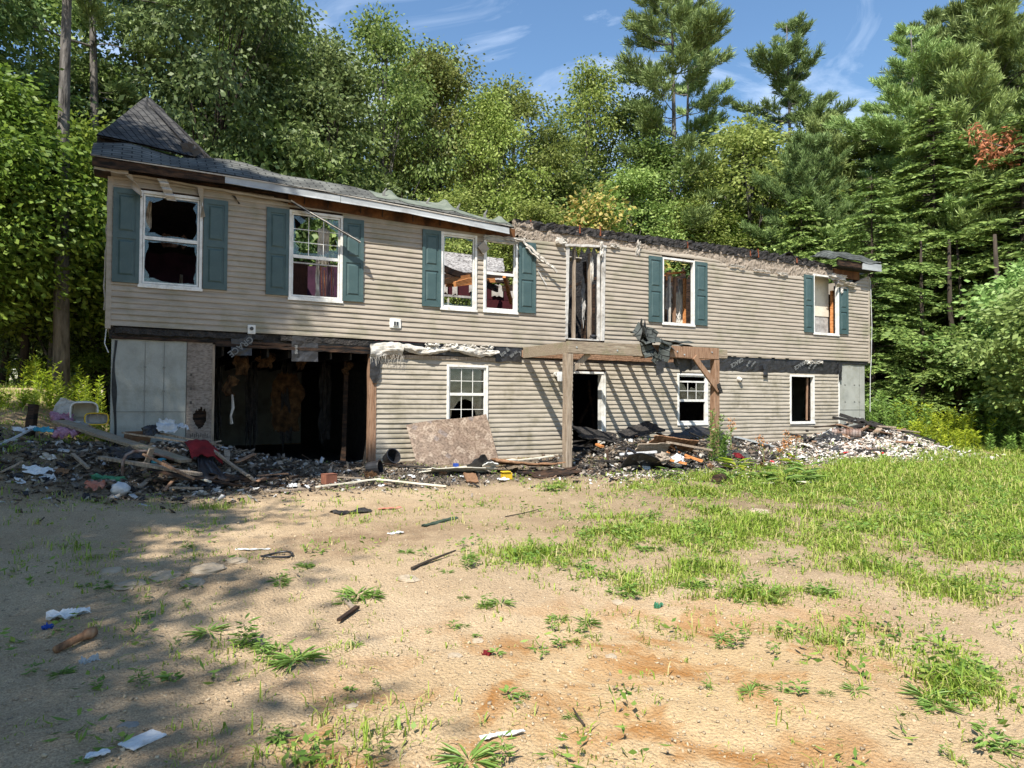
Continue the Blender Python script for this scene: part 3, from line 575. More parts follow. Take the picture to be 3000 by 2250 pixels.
w2 = window(*UP[1], -.03, meet=3.92, grid=[(3.95, 4.7, 3, 3)]); shards(w2, 3.11, 3.97, 3.96, 4.7, -.028, 3, .2)
mb = MB(); mb.box(3.1, 3.98, -.02, .0, 3.79, 3.815); mb.build('blind_rail', m_greyd, w2)
w3 = window(*UP[2], -.03); shards(w3, 6.21, 6.9, 3.2, 4.66, -.02, 4, .06)
w4 = window(*UP[3], -.03, meet=3.96)
w5 = window(*UP[5], -.03, sash=False); w6 = window(*UP[6], -.03, sash=False)
l1 = window(6.31, 7.27, .6, 1.92, -.0, meet=1.3, grid=[(1.33, 1.84, 3, 2), (.68, 1.27, 3, 2)]); pane(l1, [(6.4, 1.33), (7.18, 1.33), (7.18, 1.84), (6.4, 1.84)], .012)
pane(l1, [(6.4, .68), (6.45, .95), (6.6, 1.15), (6.75, 1.2), (6.9, 1.15), (7.0, .9), (7.02, .68), (7.18, .68), (7.18, 1.27), (6.4, 1.27)], .013)
l2 = window(12.6, 13.61, .61, 1.88, -.0, meet=1.2, grid=[(1.23, 1.66, 3, 2)]); pane(l2, [(12.7, 1.23), (13.5, 1.23), (13.5, 1.66), (13.3, 1.66), (13.2, 1.5), (13.08, 1.55), (12.98, 1.42), (12.85, 1.6), (12.7, 1.66)], .012)
mb = MB(); mb.box(12.66, 13.55, -.01, .02, 1.66, 1.7); mb.build('sash_top', m_white, l2)
l3 = window(16.65, 17.63, .6, 1.93, -.0, sash=False)
mb = MB(); mb.beam((17.45, .08, .66), (17.5, .1, 1.86), .05, .03); mb.build('reveal_board', m_woodr, l3)
# doors
mb = MB(); mb.beam((9.27, -.03, 2.6), (9.3, -.035, 4.74), .09, .05, 8, .004); mb.beam((10.29, -.03, 2.6), (10.31, -.04, 4.85), .09, .07, 8, .004); mb.beam((10.2, -.0, 2.6), (10.19, -.01, 4.7), .07, .05, 8, .006); mb.box(9.33, 10.17, -.07, .03, 2.59, 2.625); mb.beam((9.2, -.07, 4.77), (10.36, -.08, 4.86), .06, .055, 8, .008); o = mb.build('door_frame', m_whited, house, bevel=.005)
mb = MB(); mb.box(10.34, 10.385, -.06, .1, -.1, 1.86); mb.box(9.47, 10.34, -.06, .1, 1.81, 1.86); mb.box(10.27, 10.335, -.045, .12, .1, 1.8); o = mb.build('door_frame', m_white, house, bevel=.005)
def shutter(x0, x1, z0, z1, ang=0):
    cx = (x0+x1)/2; h = z1-z0; w_ = x1-x0; mb = MB(); s = .06; mid = h*.5
    mb.box(-w_/2, w_/2, -.018, 0, 0, h)
    mb.box(-w_/2, -w_/2+s, -.036, -.018, 0, h); mb.box(w_/2-s, w_/2, -.036, -.018, 0, h)
    for a, b_ in ((0, .1), (mid-.05, mid+.05), (h-.09, h)): mb.box(-w_/2+s, w_/2-s, -.0355, -.018, a, b_)
    for a, b_ in ((.13, mid-.08), (mid+.08, h-.12)):
        g = s+.025; q = .03
        mb.add([(-w_/2+g, -.0185, a), (w_/2-g, -.0185, a), (w_/2-g, -.0185, b_), (-w_/2+g, -.0185, b_), (-w_/2+g+q, -.034, a+q), (w_/2-g-q, -.034, a+q), (w_/2-g-q, -.034, b_-q), (-w_/2+g+q, -.034, b_-q)],
               [(4, 5, 6, 7), (0, 1, 5, 4), (1, 2, 6, 5), (2, 3, 7, 6), (3, 0, 4, 7)])
    o = mb.build('shutter', m_shut, house); o.location = (cx, -.052, z0); o.rotation_euler = (0, ang, 0)
    return o
for s in ((.09, .5, 3.17, 4.8), (1.52, 1.93, 3.16, 4.8), (2.61, 3.02, 3.14, 4.79), (4.06, 4.47, 3.12, 4.76), (5.72, 6.13, 3.13, 4.74), (8.0, 8.43, 3.14, 4.73), (11.65, 12.07, 3.14, 4.78), (13.14, 13.55, 3.14, 4.78), (17.18, 17.56, 3.16, 4.8), (18.66, 19.05, 3.18, 4.58)): shutter(*s)
# ---------------------------------------------------------------- wall fittings
mb = MB(); mb.box(5.03, 5.27, -.085, -.03, 2.63, 2.83); o = mb.build('wall_vent', m_white, house, bevel=.012)
mb = MB(); mb.box(5.09, 5.21, -.11, -.086, 2.67, 2.79); a_ = mb.build('vent_hood', m_white, o, bevel=.01)
mb = MB(); mb.box(5.105, 5.145, -.1125, -.1105, 2.685, 2.765); mb.box(5.155, 5.195, -.1125, -.1105, 2.685, 2.765); mb.build('vent_opening', m_black, o)
mb = MB(); mb.box(2.3, 2.44, -.07, -.03, 2.38, 2.55); o = mb.build('outlet_box', m_white, house, bevel=.008)
mb = MB(); mb.tube([(2.37, -.071, 2.48), (2.37, -.085, 2.48)], .035, 12); mb.build('outlet_socket', m_black, o)
mb = MB(); mb.tube([(9.0, -.01, 1.78), (9.0, -.1, 1.78)], .06, 12); mb.box(8.96, 9.16, -.12, -.08, 1.8, 1.84); o = mb.build('wall_lamp', m_white, house)
mb = MB(); n = 8
for k in range(n): pass
mb.tube([(9.06, -.12, 1.8), (9.06, -.12, 1.62)], [.085, .06], 8); mb.build('lamp_glass', m_papr, o)
mb = MB(); mb.tube([(14.7, -.01, 1.78), (14.7, -.07, 1.77), (14.72, -.12, 1.74)], [.07, .06, .045], 10); o = mb.build('dryer_vent', m_dry, house)
mb = MB(); mb.tube([(14.72, -.121, 1.74), (14.722, -.125, 1.74)], .03, 8); mb.build('vent_opening', m_black, o)
# loose wires
for pts in (((12.9, -.03, .6), (13.0, -.06, .4), (13.1, -.05, .2), (13.12, -.05, -.05)), ((20.06, -.08, 4.9), (20.1, -.09, 3.5), (20.08, -.08, 2.5), (20.03, -.08, 2.0), (19.98, -.1, .9)), ((8.5, -.07, 4.1), (8.7, -.1, 3.8)), ((.02, -.05, 2.35), (.0, -.06, 2.1), (.06, -.05, 1.95))):
    mb = MB(); mb.tube(pts, .008, 5); mb.build('loose_wire', m_papr, house)
# ---------------------------------------------------------------- membrane strips with print, white torn wrap
def memb(x0, x1, z0f, z1f, y, seed, name='membrane_strip', amp=.03, m=m_felt):
    def fn(u, v):
        x = x0+(x1-x0)*u; za = z0f(x)+.035*nzv(Vector((x*3, 1, seed))); zb = z1f(x); return (x, y-.01-abs(amp*nzv(Vector((x*2.3, v*2.1, seed))))-amp*.5*(1-v)*abs(nzv(Vector((x*6, v, seed)))), za+(zb-za)*v)
    mb = MB(); mb.sheet(fn, int((x1-x0)*9)+2, 5, .004); return mb.build(name, m, house)
ms = memb(8.95, 18.72, lambda x: 2.12-.13*min(1, (x-8.95)/4), lambda x: 2.37, -.002, 3)
ms2 = memb(3.6, 9.0, lambda x: 2.12, lambda x: 2.36, .0, 5)
memb(7.45, 8.1, lambda x: 2.03, lambda x: 2.36, -.03, 6)
memb(18.6, 19.95, lambda x: 2.3, lambda x: 2.4, -.012, 9)
memb(4.62, 4.84, lambda x: 1.45+.2*abs(x-4.73)*8, lambda x: 2.3, -.05, 12, 'hanging_membrane', .07)
memb(2.02, 2.38, lambda x: 1.98, lambda x: 2.36, -.03, 13, 'hanging_membrane', .05)
memb(3.1, 3.6, lambda x: 1.9, lambda x: 2.38, -.03, 14, 'hanging_membrane', .05)
memb(18.62, 18.76, lambda x: 1.82, lambda x: 2.3, -.05, 15, 'hanging_membrane', .05)
memb(15.55, 15.72, lambda x: 1.84, lambda x: 2.2, -.06, 16, 'hanging_membrane', .06)
def wrapfn(x0, x1, zt, zb, y, amp, seed):
    def fn(u, v):
        x = x0+(x1-x0)*u; return (x, y-.03-.05*math.sin(v*3.14)-amp*nzv(Vector((x*3, v*2, seed)))-.03*nzv(Vector((x*9, v*4, seed)))-.012*nzv(Vector((x*25, v*9, seed))), zt(x)+(zb(x)-zt(x))*v+.03*nzv(Vector((x*8, v*2, seed))))
    return fn
mb = MB(); mb.sheet(wrapfn(4.62, 7.5, lambda x: 2.3+.04*math.sin(x*4), lambda x: 2.16+.05*math.sin(x*5+1)-(.12 if x < 5.3 else 0), -.05, .05, 2), 120, 9, .006); mb.build('torn_house_wrap', m_fabric, house)
for i in range(4):
    crum(5.95+.42*i, -.1, 2.29, .3, .14, .3, .09, m_fabric, 'torn_house_wrap', 80+i, edge=.4)
mb = MB()
for i in range(34):
    x = 4.62+.022*i+random.uniform(-.02, .02); z = 2.13-.15*random.random(); mb.tube([(x, -.09, z+.05), (x+random.uniform(-.03, .03), -.1, z-.05), (x+random.uniform(-.05, .05), -.09, z-.16*random.random()-.04)], .003, 3)
mb.build('frayed_threads', m_fabric, house)
mb = MB(); mb.box(4.82, 7.45, -.04, -.006, 2.03, 2.1); mb.build('starter_trim', m_wood, house)
crum(17.35, -.08, 2.31, .32, .1, .3, .05, m_fabric, 'torn_house_wrap', 90, edge=.4); crum(17.75, -.08, 2.32, .38, .08, .3, .04, m_fabric, 'torn_house_wrap', 91, edge=.4)
def text(s, size, x, z, y, rot, parent):
    cu = bpy.data.curves.new('txt', 'FONT'); cu.body = s; cu.size = size; cu.extrude = .001; cu.align_x = 'CENTER'; cu.align_y = 'CENTER'; cu.offset = .0025
    t = bpy.data.objects.new('txt', cu); COL.objects.link(t); dg = bpy.context.evaluated_depsgraph_get(); me = bpy.data.meshes.new_from_object(t.evaluated_get(dg)); bpy.data.objects.remove(t); bpy.data.curves.remove(cu)
    me.materials.clear(); me.materials.append(m_print)
    o = bpy.data.objects.new('membrane_print', me); COL.objects.link(o); o.parent = parent
    o.matrix_local = Matrix.Translation((x, y, z)) @ Matrix.Rotation(R_(90), 4, 'X') @ Matrix.Rotation(rot, 4, 'Z')
text('Ice &', .13, 7.66, 2.24, -.075, R_(38), ms2); text('Shield', .09, 7.88, 2.2, -.075, R_(38), ms2); text('L', .13, 8.04, 2.22, -.076, R_(180), ms2)
for x in (14.6, 17.0):
    text('GRACE', .15, x, 2.22, -.07, R_(205), ms); text('Ice &', .1, x+.42, 2.2, -.072, R_(230), ms); text('Water', .08, x+.6, 2.2, -.072, R_(225), ms)
text('GRACE', .16, 2.18, 2.14, -.095, R_(220), ms2); text('Shield', .07, 3.18, 2.12, -.09, R_(92), ms2)
# ---------------------------------------------------------------- broken wall top on the right half
def rough_band(x0, x1, zb, zt, y0, y1, m, name, seed, amp=.05, nu=None, step=.06):
    n = int((x1-x0)/step)
    def fn(u, v):
        x = x0+(x1-x0)*u; a = zb(x); b_ = zt(x)+amp*1.1*nzv(Vector((x*5, 2, seed)))+amp*.6*nzv(Vector((x*17, 3, seed)))
        # v: 0..0.6 front face, .6..1 over the top
        if v < .6: z = a+(b_-a)*v/.6; y = y0
        else: z = b_-.02*(v-.6); y = y0+(y1-y0)*(v-.6)/.4
        return (x, y+amp*.9*nzv(Vector((x*8, z*9, seed)))+amp*.5*nzv(Vector((x*22, z*22, seed))), z+amp*.25*nzv(Vector((x*13, v*13, seed))))
    mb = MB(); mb.sheet(fn, n, 12, .01); return mb.build(name, m, house)
rough_band(8.0, 18.6, lambda x: lerp_tab(UTOP, x)-.06, lambda x: 5.14, -.035, .1, m_insul, 'exposed_insulation', 3, .035)
rough_band(7.9, 18.4, lambda x: lerp_tab([(7.9, 5.06), (9, 5.04), (12, 5.07), (16, 5.06), (18.5, 5.03)], x)+.04*nzv(Vector((x*4, 9, 0))), lambda x: lerp_tab([(7.9, 5.24), (9, 5.25), (12, 5.29), (14.2, 5.32), (16.7, 5.28), (18.6, 5.18)], x), -.055, .42, m_char, 'charred_roof_edge', 5, .055)
for i, x in enumerate((8.3, 9.62, 10.2, 12.9, 15.1, 15.4, 16.9)):
    mb = MB(); mb.beam((x, -.07, 5.1), (x+.01, -.04, 5.26+.04*(i % 3)), .03, .02); mb.build('rafter_stub', m_rstub, house)
def curlfn(u, v): return (16.35+.55*u, -.05+.3*v, 5.23+.16*math.sin(u*3.1)*(1-v*.3)-.1*max(0, u-.7)*2)
mb = MB(); mb.sheet(curlfn, 14, 4, .012, (1.5, 1)); mb.build('curled_shingle', m_shin, house)
# torn siding edges along the top
for i, (x, z, wd, h) in enumerate(((9.1, 4.85, .3, .14), (10.6, 4.9, .25, .08), (11.3, 4.92, .12, .3), (14.6, 4.78, .5, .05), (15.5, 4.74, .6, .05), (16.3, 4.73, .4, .06))):
    crum(x, -.1, z, wd, h, .2, .05, m_dry, 'torn_siding_edge', 100+i, edge=.4)
mb = MB(); mb.tube([(9.02, -.1, 4.83), (9.02, -.2, 4.83)], [.09, .07], 10); mb.build('damaged_lamp_mount', m_dry, house)
crum(10.2, -.12, 4.78, .1, .35, 0, .06, m_fabric, 'torn_wrap', 110, edge=.5)
crum(7.55, -.1, 4.72, .85, .12, .3, .05, m_metal, 'bent_flashing', 111, edge=.4); crum(7.9, -.12, 4.75, .5, .08, .2, .05, m_dry, 'torn_siding_edge', 112, edge=.5)
crum(8.1, -.06, 5.0, .55, .32, 0, .04, m_insul, 'insulation_flap', 113, edge=.4)
# right end: torn siding flap over the last window
crum(18.55, -.12, 4.83, .75, .16, .3, .06, m_dry, 'torn_siding_edge', 114, edge=.4); crum(18.9, -.14, 4.62, .9, .2, .5, .06, m_siding, 'torn_siding_flap', 115, edge=.3, yaw_=.1); crum(18.72, -.12, 4.47, .1, .16, 0, .03, m_fabric, 'torn_wrap', 116, edge=.4)
mb = MB(); mb.box(18.45, 19.6, -.05, .0, 4.84, 5.08); mb.build('scorched_band', m_band, house)
def fragfn(u, v):
    x = 17.95+2.3*u; z = 5.33+.4*v*(1 if u > .35 else .55+1.2*u)+.03*math.sin(u*7)*(1-v)+.02*math.sin(u*15+v*4); return (x, -.36+.72*v, z-(.06 if u < .1 else 0))
mb = MB(); mb.sheet(fragfn, 24, 8, .025, (2.3, .85)); mb.build('roof_fragment', m_shinu, house)
mb = MB(); mb.box(19.35, 20.2, -.35, -.32, 5.1, 5.31); mb.box(20.17, 20.2, -.32, .4, 5.12, 5.4); mb.build('fascia', m_metal, house)
mb = MB(); mb.box(18.3, 19.35, -.31, -.27, 5.13, 5.3); mb.build('fascia_board', m_charb, house)
mb = MB(); mb.box(18.4, 20.1, -.27, .1, 5.1, 5.13); mb.build('soffit_board', m_char, house)
# ---------------------------------------------------------------- roof on the left
FT = [(-.22, 5.2), (1.8, 5.2), (3.5, 5.14), (5.2, 5.1), (6.5, 5.02), (7.6, 4.94)]
def strip(u, v):
    x = -.24+7.95*u; d = lerp_tab([(0, .72), (.15, .8), (.25, .95), (.5, .85), (.8, .65), (1, .35)], u); sl = lerp_tab([(0, .62), (.3, .58), (.6, .5), (1, .5)], u)
    y = -.39+.95*v*d; z = lerp_tab(FT, x)+.012+.95*v*d*sl+.035*math.sin(x*3.1+1)*v+.05*v*nzv(Vector((x*1.3, 1, 4)))
    if u > .62: z += .12*v*max(0, math.sin(x*5.2))**6
    return (x, y, z)
m_ = MB(); m_.sheet(strip, 110, 8, .03, (7.95, .95)); m_.build('eave_shingles', m_shing, house)
def strip2(u, v):
    p = list(strip(.62+.38*u, .25+.8*v)); p[2] += .018; p[1] += .01; return tuple(p)
mb = MB(); mb.sheet(strip2, 50, 6, .006, (.01, .01)); mb.build('roof_felt', mat('weathered_green_felt', [(.1, .12, .095), (.19, .21, .17)], scale=4, rough=.9, bump=.3, bscale=30), house)
A_ = Vector((-.2, .42, 5.83)); B_ = Vector((.58, 3.55, 7.85)); C_ = Vector((1.66, 1.0, 5.86))
def tri(u, v):  # u along from A to C side, v towards B
    A2 = A_.lerp(B_, v); C2 = C_.lerp(B_, v); p = A2.lerp(C2, u); n = Vector((.35, -.6, .7))
    return p+n*(.035*math.sin(u*3.1)*(1-v)-.03*math.sin(v*5+u*2)+.03*nzv(Vector((u*5, v*6, 1))))
def trigrid():
    nu, nv = 26, 34; vs = []; uvs = []; fs = []
    d1 = (C_-B_).normalized(); n = (C_-A_).cross(B_-A_).normalized(); d2 = n.cross(d1)
    for j in range(nv+1):
        for i in range(nu+1):
            p = tri(i/nu, min(j/nv, .995)); q = p-A_; vs.append(p); uvs.append((q.dot(d1), q.dot(d2)))
    W = nu+1
    for j in range(nv):
        for i in range(nu): a = j*W+i; fs.append((a, a+1, a+1+W, a+W))
    K = len(vs); vs2 = [p-Vector((.1, -.15, .3)).normalized()*.04 for p in vs]
    mb = MB(); mb.add(vs+vs2, fs+[tuple(reversed([k+K for k in f])) for f in fs]+[(j*W, (j+1)*W, (j+1)*W+K, j*W+K) for j in range(nv)]+[((j+1)*W-1, (j+1)*W-1+K, (j+2)*W-1+K, (j+2)*W-1) for j in range(nv)], uvs+uvs); return mb
trigrid().build('roof_slope', m_shin, house)
mb = MB(); p0 = tri(.38, .92); p1 = tri(.62, .0); mb.sheet(lambda u, v: tri(.86-.5*v*v+u*.06, v*.9)+Vector((.01, -.03, .035)), 2, 20, .008, (.1, 2)); mb.build('lifted_shingle_seam', m_char, house)
mb = MB(); q0 = A_+Vector((0, -.05, -.1)); mb.sheet(lambda u, v: (-.2+1.7*u, .5+.1*v+.5*u, 5.5+.38*v*(1-u)+.3*u), 10, 3, .02); mb.build('roof_gap_shade', m_char, house)  # dark sheet standing in for the shade in the gap below the slope
mb = MB(); mb.sheet(lambda u, v: B_.lerp(C_, u)+Vector((.1*v, .5*v, -.35*v)), 12, 3, .03, (2.5, .5)); mb.build('ridge_shingles', m_shin, house)
mb = MB(); mb.beam(B_+Vector((.05, .02, -.04)), C_+Vector((.12, .1, -.03)), .06, .06, 10, .01); mb.build('ridge_board', m_char, house)
for i, (x, y, z, r) in enumerate(((1.3, .55, 5.9, .3), (1.22, .5, 5.86, -.5), (1.42, .6, 5.84, .9))):
    mb = MB(); mb.obox((x, y, z), (.12, .02, .16), (.3, r, .2)); mb.build('broken_shingle', m_felt, house)
for i, (x, z) in enumerate(((4.95, 5.43), (5.9, 5.36), (6.6, 5.33), (7.25, 5.28))):
    mb = MB(); mb.tube([(x, .12, z-.12), (x-.02, .1, z), (x+.03, .08, z+.1)], [.05, .03, .01], 5); mb.build('felt_spike', mat('grey_felt', [(.12, .12, .12), (.2, .2, .19)]) if i == 0 else bpy.data.materials['grey_felt'], house)
# fascia and what shows beneath it
mb = MB(); mb.sheet(lambda u, v: (.05+8.0*u, .02, lerp_tab(UTOP, .05+8.0*u)-.08+.36*v), 40, 2, .02); mb.build('eave_shadow_board', m_char, house)  # black backing put in as the shadow of the open eave gap
mb = MB(); mb.beam((-.22, -.345, 5.115), (1.85, -.345, 5.105), .03, .15, 12, .003); mb.build('fascia_board', m_charb, house)
def fas(x0, x1, drop, name):
    mb = MB(); mb.sheet(lambda u, v: (x0+(x1-x0)*u, -.365-.012*(1-v)-.008*nzv(Vector((u*9, v, 1)))-(.01 if v < .15 else 0), lerp_tab(FT, x0+(x1-x0)*u)-drop*(1-v)+.005*nzv(Vector((u*12, 0, 5)))), int((x1-x0)*8), 5, .012); return mb.build(name, m_metal, house)
fas(1.84, 3.92, .15, 'fascia'); fas(3.93, 7.6, .155, 'fascia')
mb = MB(); mb.beam((-.24, -.375, 5.21), (7.62, -.375, 4.955), .02, .02, 2); mb.v[4:8] = [(3.5, y, z+5.155-(5.21+4.955)/2) for (x, y, z) in mb.v[4:8]]; mb.build('drip_edge', m_dry, house)
mb = MB(); mb.sheet(lambda u, v: (-.2+7.75*u, -.33+.5*v, lerp_tab(FT, -.2+7.75*u)-.03+.2*v), 20, 2, .02); mb.build('roof_deck', m_char, house)
mb = MB(); mb.sheet(lambda u, v: (3.0+4.9*u, -.07-.01*nzv(Vector((u*30, v*3, 1))), lerp_tab(UTOP, 3.0+4.9*u)-.02+(.26-.05*u)*v), 40, 3, .02); mb.build('scorched_band', m_band, house)
mb = MB()
for x in (3.3, 3.75, 4.4, 4.85, 5.5, 6.1, 6.8, 7.4): mb.box(x-.006, x+.006, -.095, -.08, lerp_tab(UTOP, x)+.02, lerp_tab(UTOP, x)+.2)
mb.build('band_joints', m_char, house)
mb = MB(); mb.beam((.1, -.1, 5.04), (3.1, -.12, 4.93), .05, .035, 14, .008); mb.beam((-.2, -.2, 5.03), (.3, -.15, 5.02), .25, .06, 3, .01); mb.build('soffit_channel', m_siding, house)
mb = MB(); mb.box(.1, 3.0, -.02, .03, 5.0, 5.1); mb.box(-.2, .05, -.3, .1, 4.98, 5.0); mb.build('frieze_board', m_charb, house)
def twist(x, z, L_, w_, tw, name, m=m_siding, y=-.22, dx=.1):
    def fn(u, v):
        a = tw*v; return (x+dx*v+w_*(u-.5)*math.cos(a), y+w_*(u-.5)*math.sin(a), z-L_*v)
    mb = MB(); mb.sheet(fn, 2, 22, .006); return mb.build(name, m, house)
twist(.3, 5.02, .38, .13, 5, 'hanging_siding_strip', dx=.22); 
def wavy(u, v): return (.83+.16*v+.15*(u-.5), -.26+.035*math.sin(v*22), 5.0-.36*v)
mb = MB(); mb.sheet(wavy, 2, 30, .006); mb.build('hanging_soffit_strip', m_dry, house)
twist(1.45, 5.0, .55, .1, 2.4, 'hanging_siding_strip', dx=.05, y=-.12); twist(2.02, 4.92, .14, .05, 2, 'hanging_siding_strip', m=m_char, y=-.08)
mb = MB(); mb.sheet(lambda u, v: (3.02+1.3*u, -.2-.16*u+.09*(v-.5), 4.93-.66*u+.07*(v-.5)+.01*math.sin(u*40)*v), 30, 3, .01); mb.build('hanging_eave_strip', m_shin, house)
mb = MB(); mb.beam((3.02, -.2, 4.93), (4.32, -.38, 4.24), .02, .03, 14, .006); mb.build('hanging_eave_strip', m_dry, house)
mb = MB(); mb.beam((8.08, -.12, 4.73), (8.9, -.25, 4.1), .03, .05, 16, .015); mb.beam((8.15, -.13, 4.6), (8.55, -.2, 4.3), .06, .03, 8, .02); mb.build('hanging_trim_strip', m_dry, house)
mb = MB(); mb.obox((7.1, -.12, 4.48), (.2, .03, .2), (0, R_(48), 0)); mb.build('hanging_tile', m_siding, house)
mb = MB(); mb.beam((0.0, .1, 4.7), (-.03, .2, 2.7), .02, .06, 10, .02); mb.build('hanging_side_strip', m_dry, house)
# =================================================================== PORCH FRAME
porch = empty('porch_frame', (8.15, -1.9, -.3)); tag(porch, 'weathered timber porch frame with two posts in front of the lower door', 'porch')
inv = Matrix.Translation((-8.15, 1.9, .3))
def pb(mb, name, m, bevel=.006):
    mb.v = [(x-8.15, y+1.9, z+.3) for x, y, z in mb.v]; return mb.build(name, m, porch, bevel=bevel)
mb = MB(); mb.beam((8.14, -1.9, -.36), (8.15, -1.9, 2.12), .15, .15, 6, .004); pb(mb, 'post', m_wood)
mb = MB(); mb.beam((12.06, -1.9, -.3), (12.07, -1.9, 2.13), .15, .15, 6, .004); pb(mb, 'post', m_woodr)
mb = MB(); mb.box(8.1, 10.1, -1.985, -1.9, 2.125, 2.37); pb(mb, 'beam', m_woodh)
mb = MB(); mb.box(10.105, 12.12, -1.985, -1.9, 2.13, 2.38); pb(mb, 'beam', m_woodr)
mb = MB(); mb.box(12.125, 12.42, -1.94, -1.86, 2.16, 2.36); pb(mb, 'beam_end', m_woodh)
mb = MB(); mb.box(8.1, 12.1, -.06, -.02, 2.14, 2.3); pb(mb, 'ledger', m_woodr)
for i, x in enumerate((8.14, 8.55, 8.95, 9.35, 9.76, 10.17, 10.58, 10.99, 11.4, 11.8, 12.18)):
    mb = MB(); mb.box(x-.02, x+.02, -1.899, -.062, (2.14 if i else 2.12), (2.3 if i else 2.36)); pb(mb, 'joist', m_woodh if i == 0 else m_woodr, .003)
mb = MB(); mb.beam((8.2, -1.86, 1.72), (8.68, -1.86, 2.14), .05, .11); pb(mb, 'brace', m_wood)
mb = MB(); mb.beam((12.1, -1.99, 1.42), (11.38, -2.0, 2.16), .05, .13, 5, .006); pb(mb, 'brace', m_woodr)
mb = MB(); mb.beam((12.06, -2.03, 1.58), (12.14, -2.03, 1.36), .03, .1, 3, .01); pb(mb, 'charred_brace_end', m_char)
for x, z in ((8.3, 2.25), (9.3, 2.22), (10.9, 2.26), (11.1, 2.2), (11.9, 2.28)):
    mb = MB(); mb.tube([(x, -1.986, z), (x, -2.0, z)], .018, 8); pb(mb, 'bolt', m_metal, 0)
def shing_piece(mb, c, sx, sy, rx, ry, rz, bend, th=.006):
    Mr = Matrix.Rotation(rz, 3, 'Z') @ Matrix.Rotation(ry, 3, 'Y') @ Matrix.Rotation(rx, 3, 'X')
    def fn(u, v):
        x = (u-.5)*sx; y = (v-.5)*sy; return Mr @ Vector((x, y, bend*(u-.5)**2*4+.02*math.sin(v*9+u*5)))+Vector(c)
    mb.sheet(fn, 8, 6, th, (sx, sy))
mb = MB()
random.seed(5)
shing_piece(mb, (10.35, -1.95, 2.52), .9, .5, .5, .1, .1, -.1); shing_piece(mb, (10.9, -1.6, 2.5), 1.1, .6, .1, .02, 0, .05); shing_piece(mb, (11.3, -1.7, 2.45), .7, .5, .2, .1, .2, -.04)
shing_piece(mb, (10.0, -2.0, 2.62), .45, .4, 1.0, .5, .3, .1); shing_piece(mb, (10.12, -2.06, 2.3), .4, .35, 1.3, -.2, .2, -.08); shing_piece(mb, (10.42, -2.1, 2.25), .3, .45, 1.5, .3, 0, .05)
shing_piece(mb, (10.25, -2.08, 2.1), .25, .3, 1.5, .5, .1, .02); shing_piece(mb, (10.2, -1.7, 2.6), .5, .5, .5, -.5, .5, .1)
mb.build('shingle_tangle', m_shinu); tag(bpy.data.objects['shingle_tangle'], 'crumpled dark green roof shingles draped over the middle of the porch beam', 'shingles')
mb = MB(); mb.sheet(lambda u, v: (9.86+.16*u+.12*v, -2.0+.1*u, 2.42+.5*v*(1-.8*abs(u-.4))), 5, 8, .008); mb.sheet(lambda u, v: (10.22+.2*u, -2.11, 2.02-.3*v+.06*u), 3, 3, .008); mb.build('felt_flap', m_felt); tag(bpy.data.objects['felt_flap'], 'pointed black roofing felt flap standing on the porch beam with a square scrap below', 'roofing felt')
mb = MB(); mb.sheet(lambda u, v: (11.0+.62*u, -1.75+.05*math.sin(u*6), 2.13-.4*v*(.4+.6*math.sin(u*3.1))*(.7+.5*nzv(Vector((u*9, 1, 1))))), 16, 5, .008); mb.build('felt_flap', m_felt); tag(bpy.data.objects['felt_flap.001'], 'ragged black felt hanging below the porch beam near the right post', 'roofing felt')
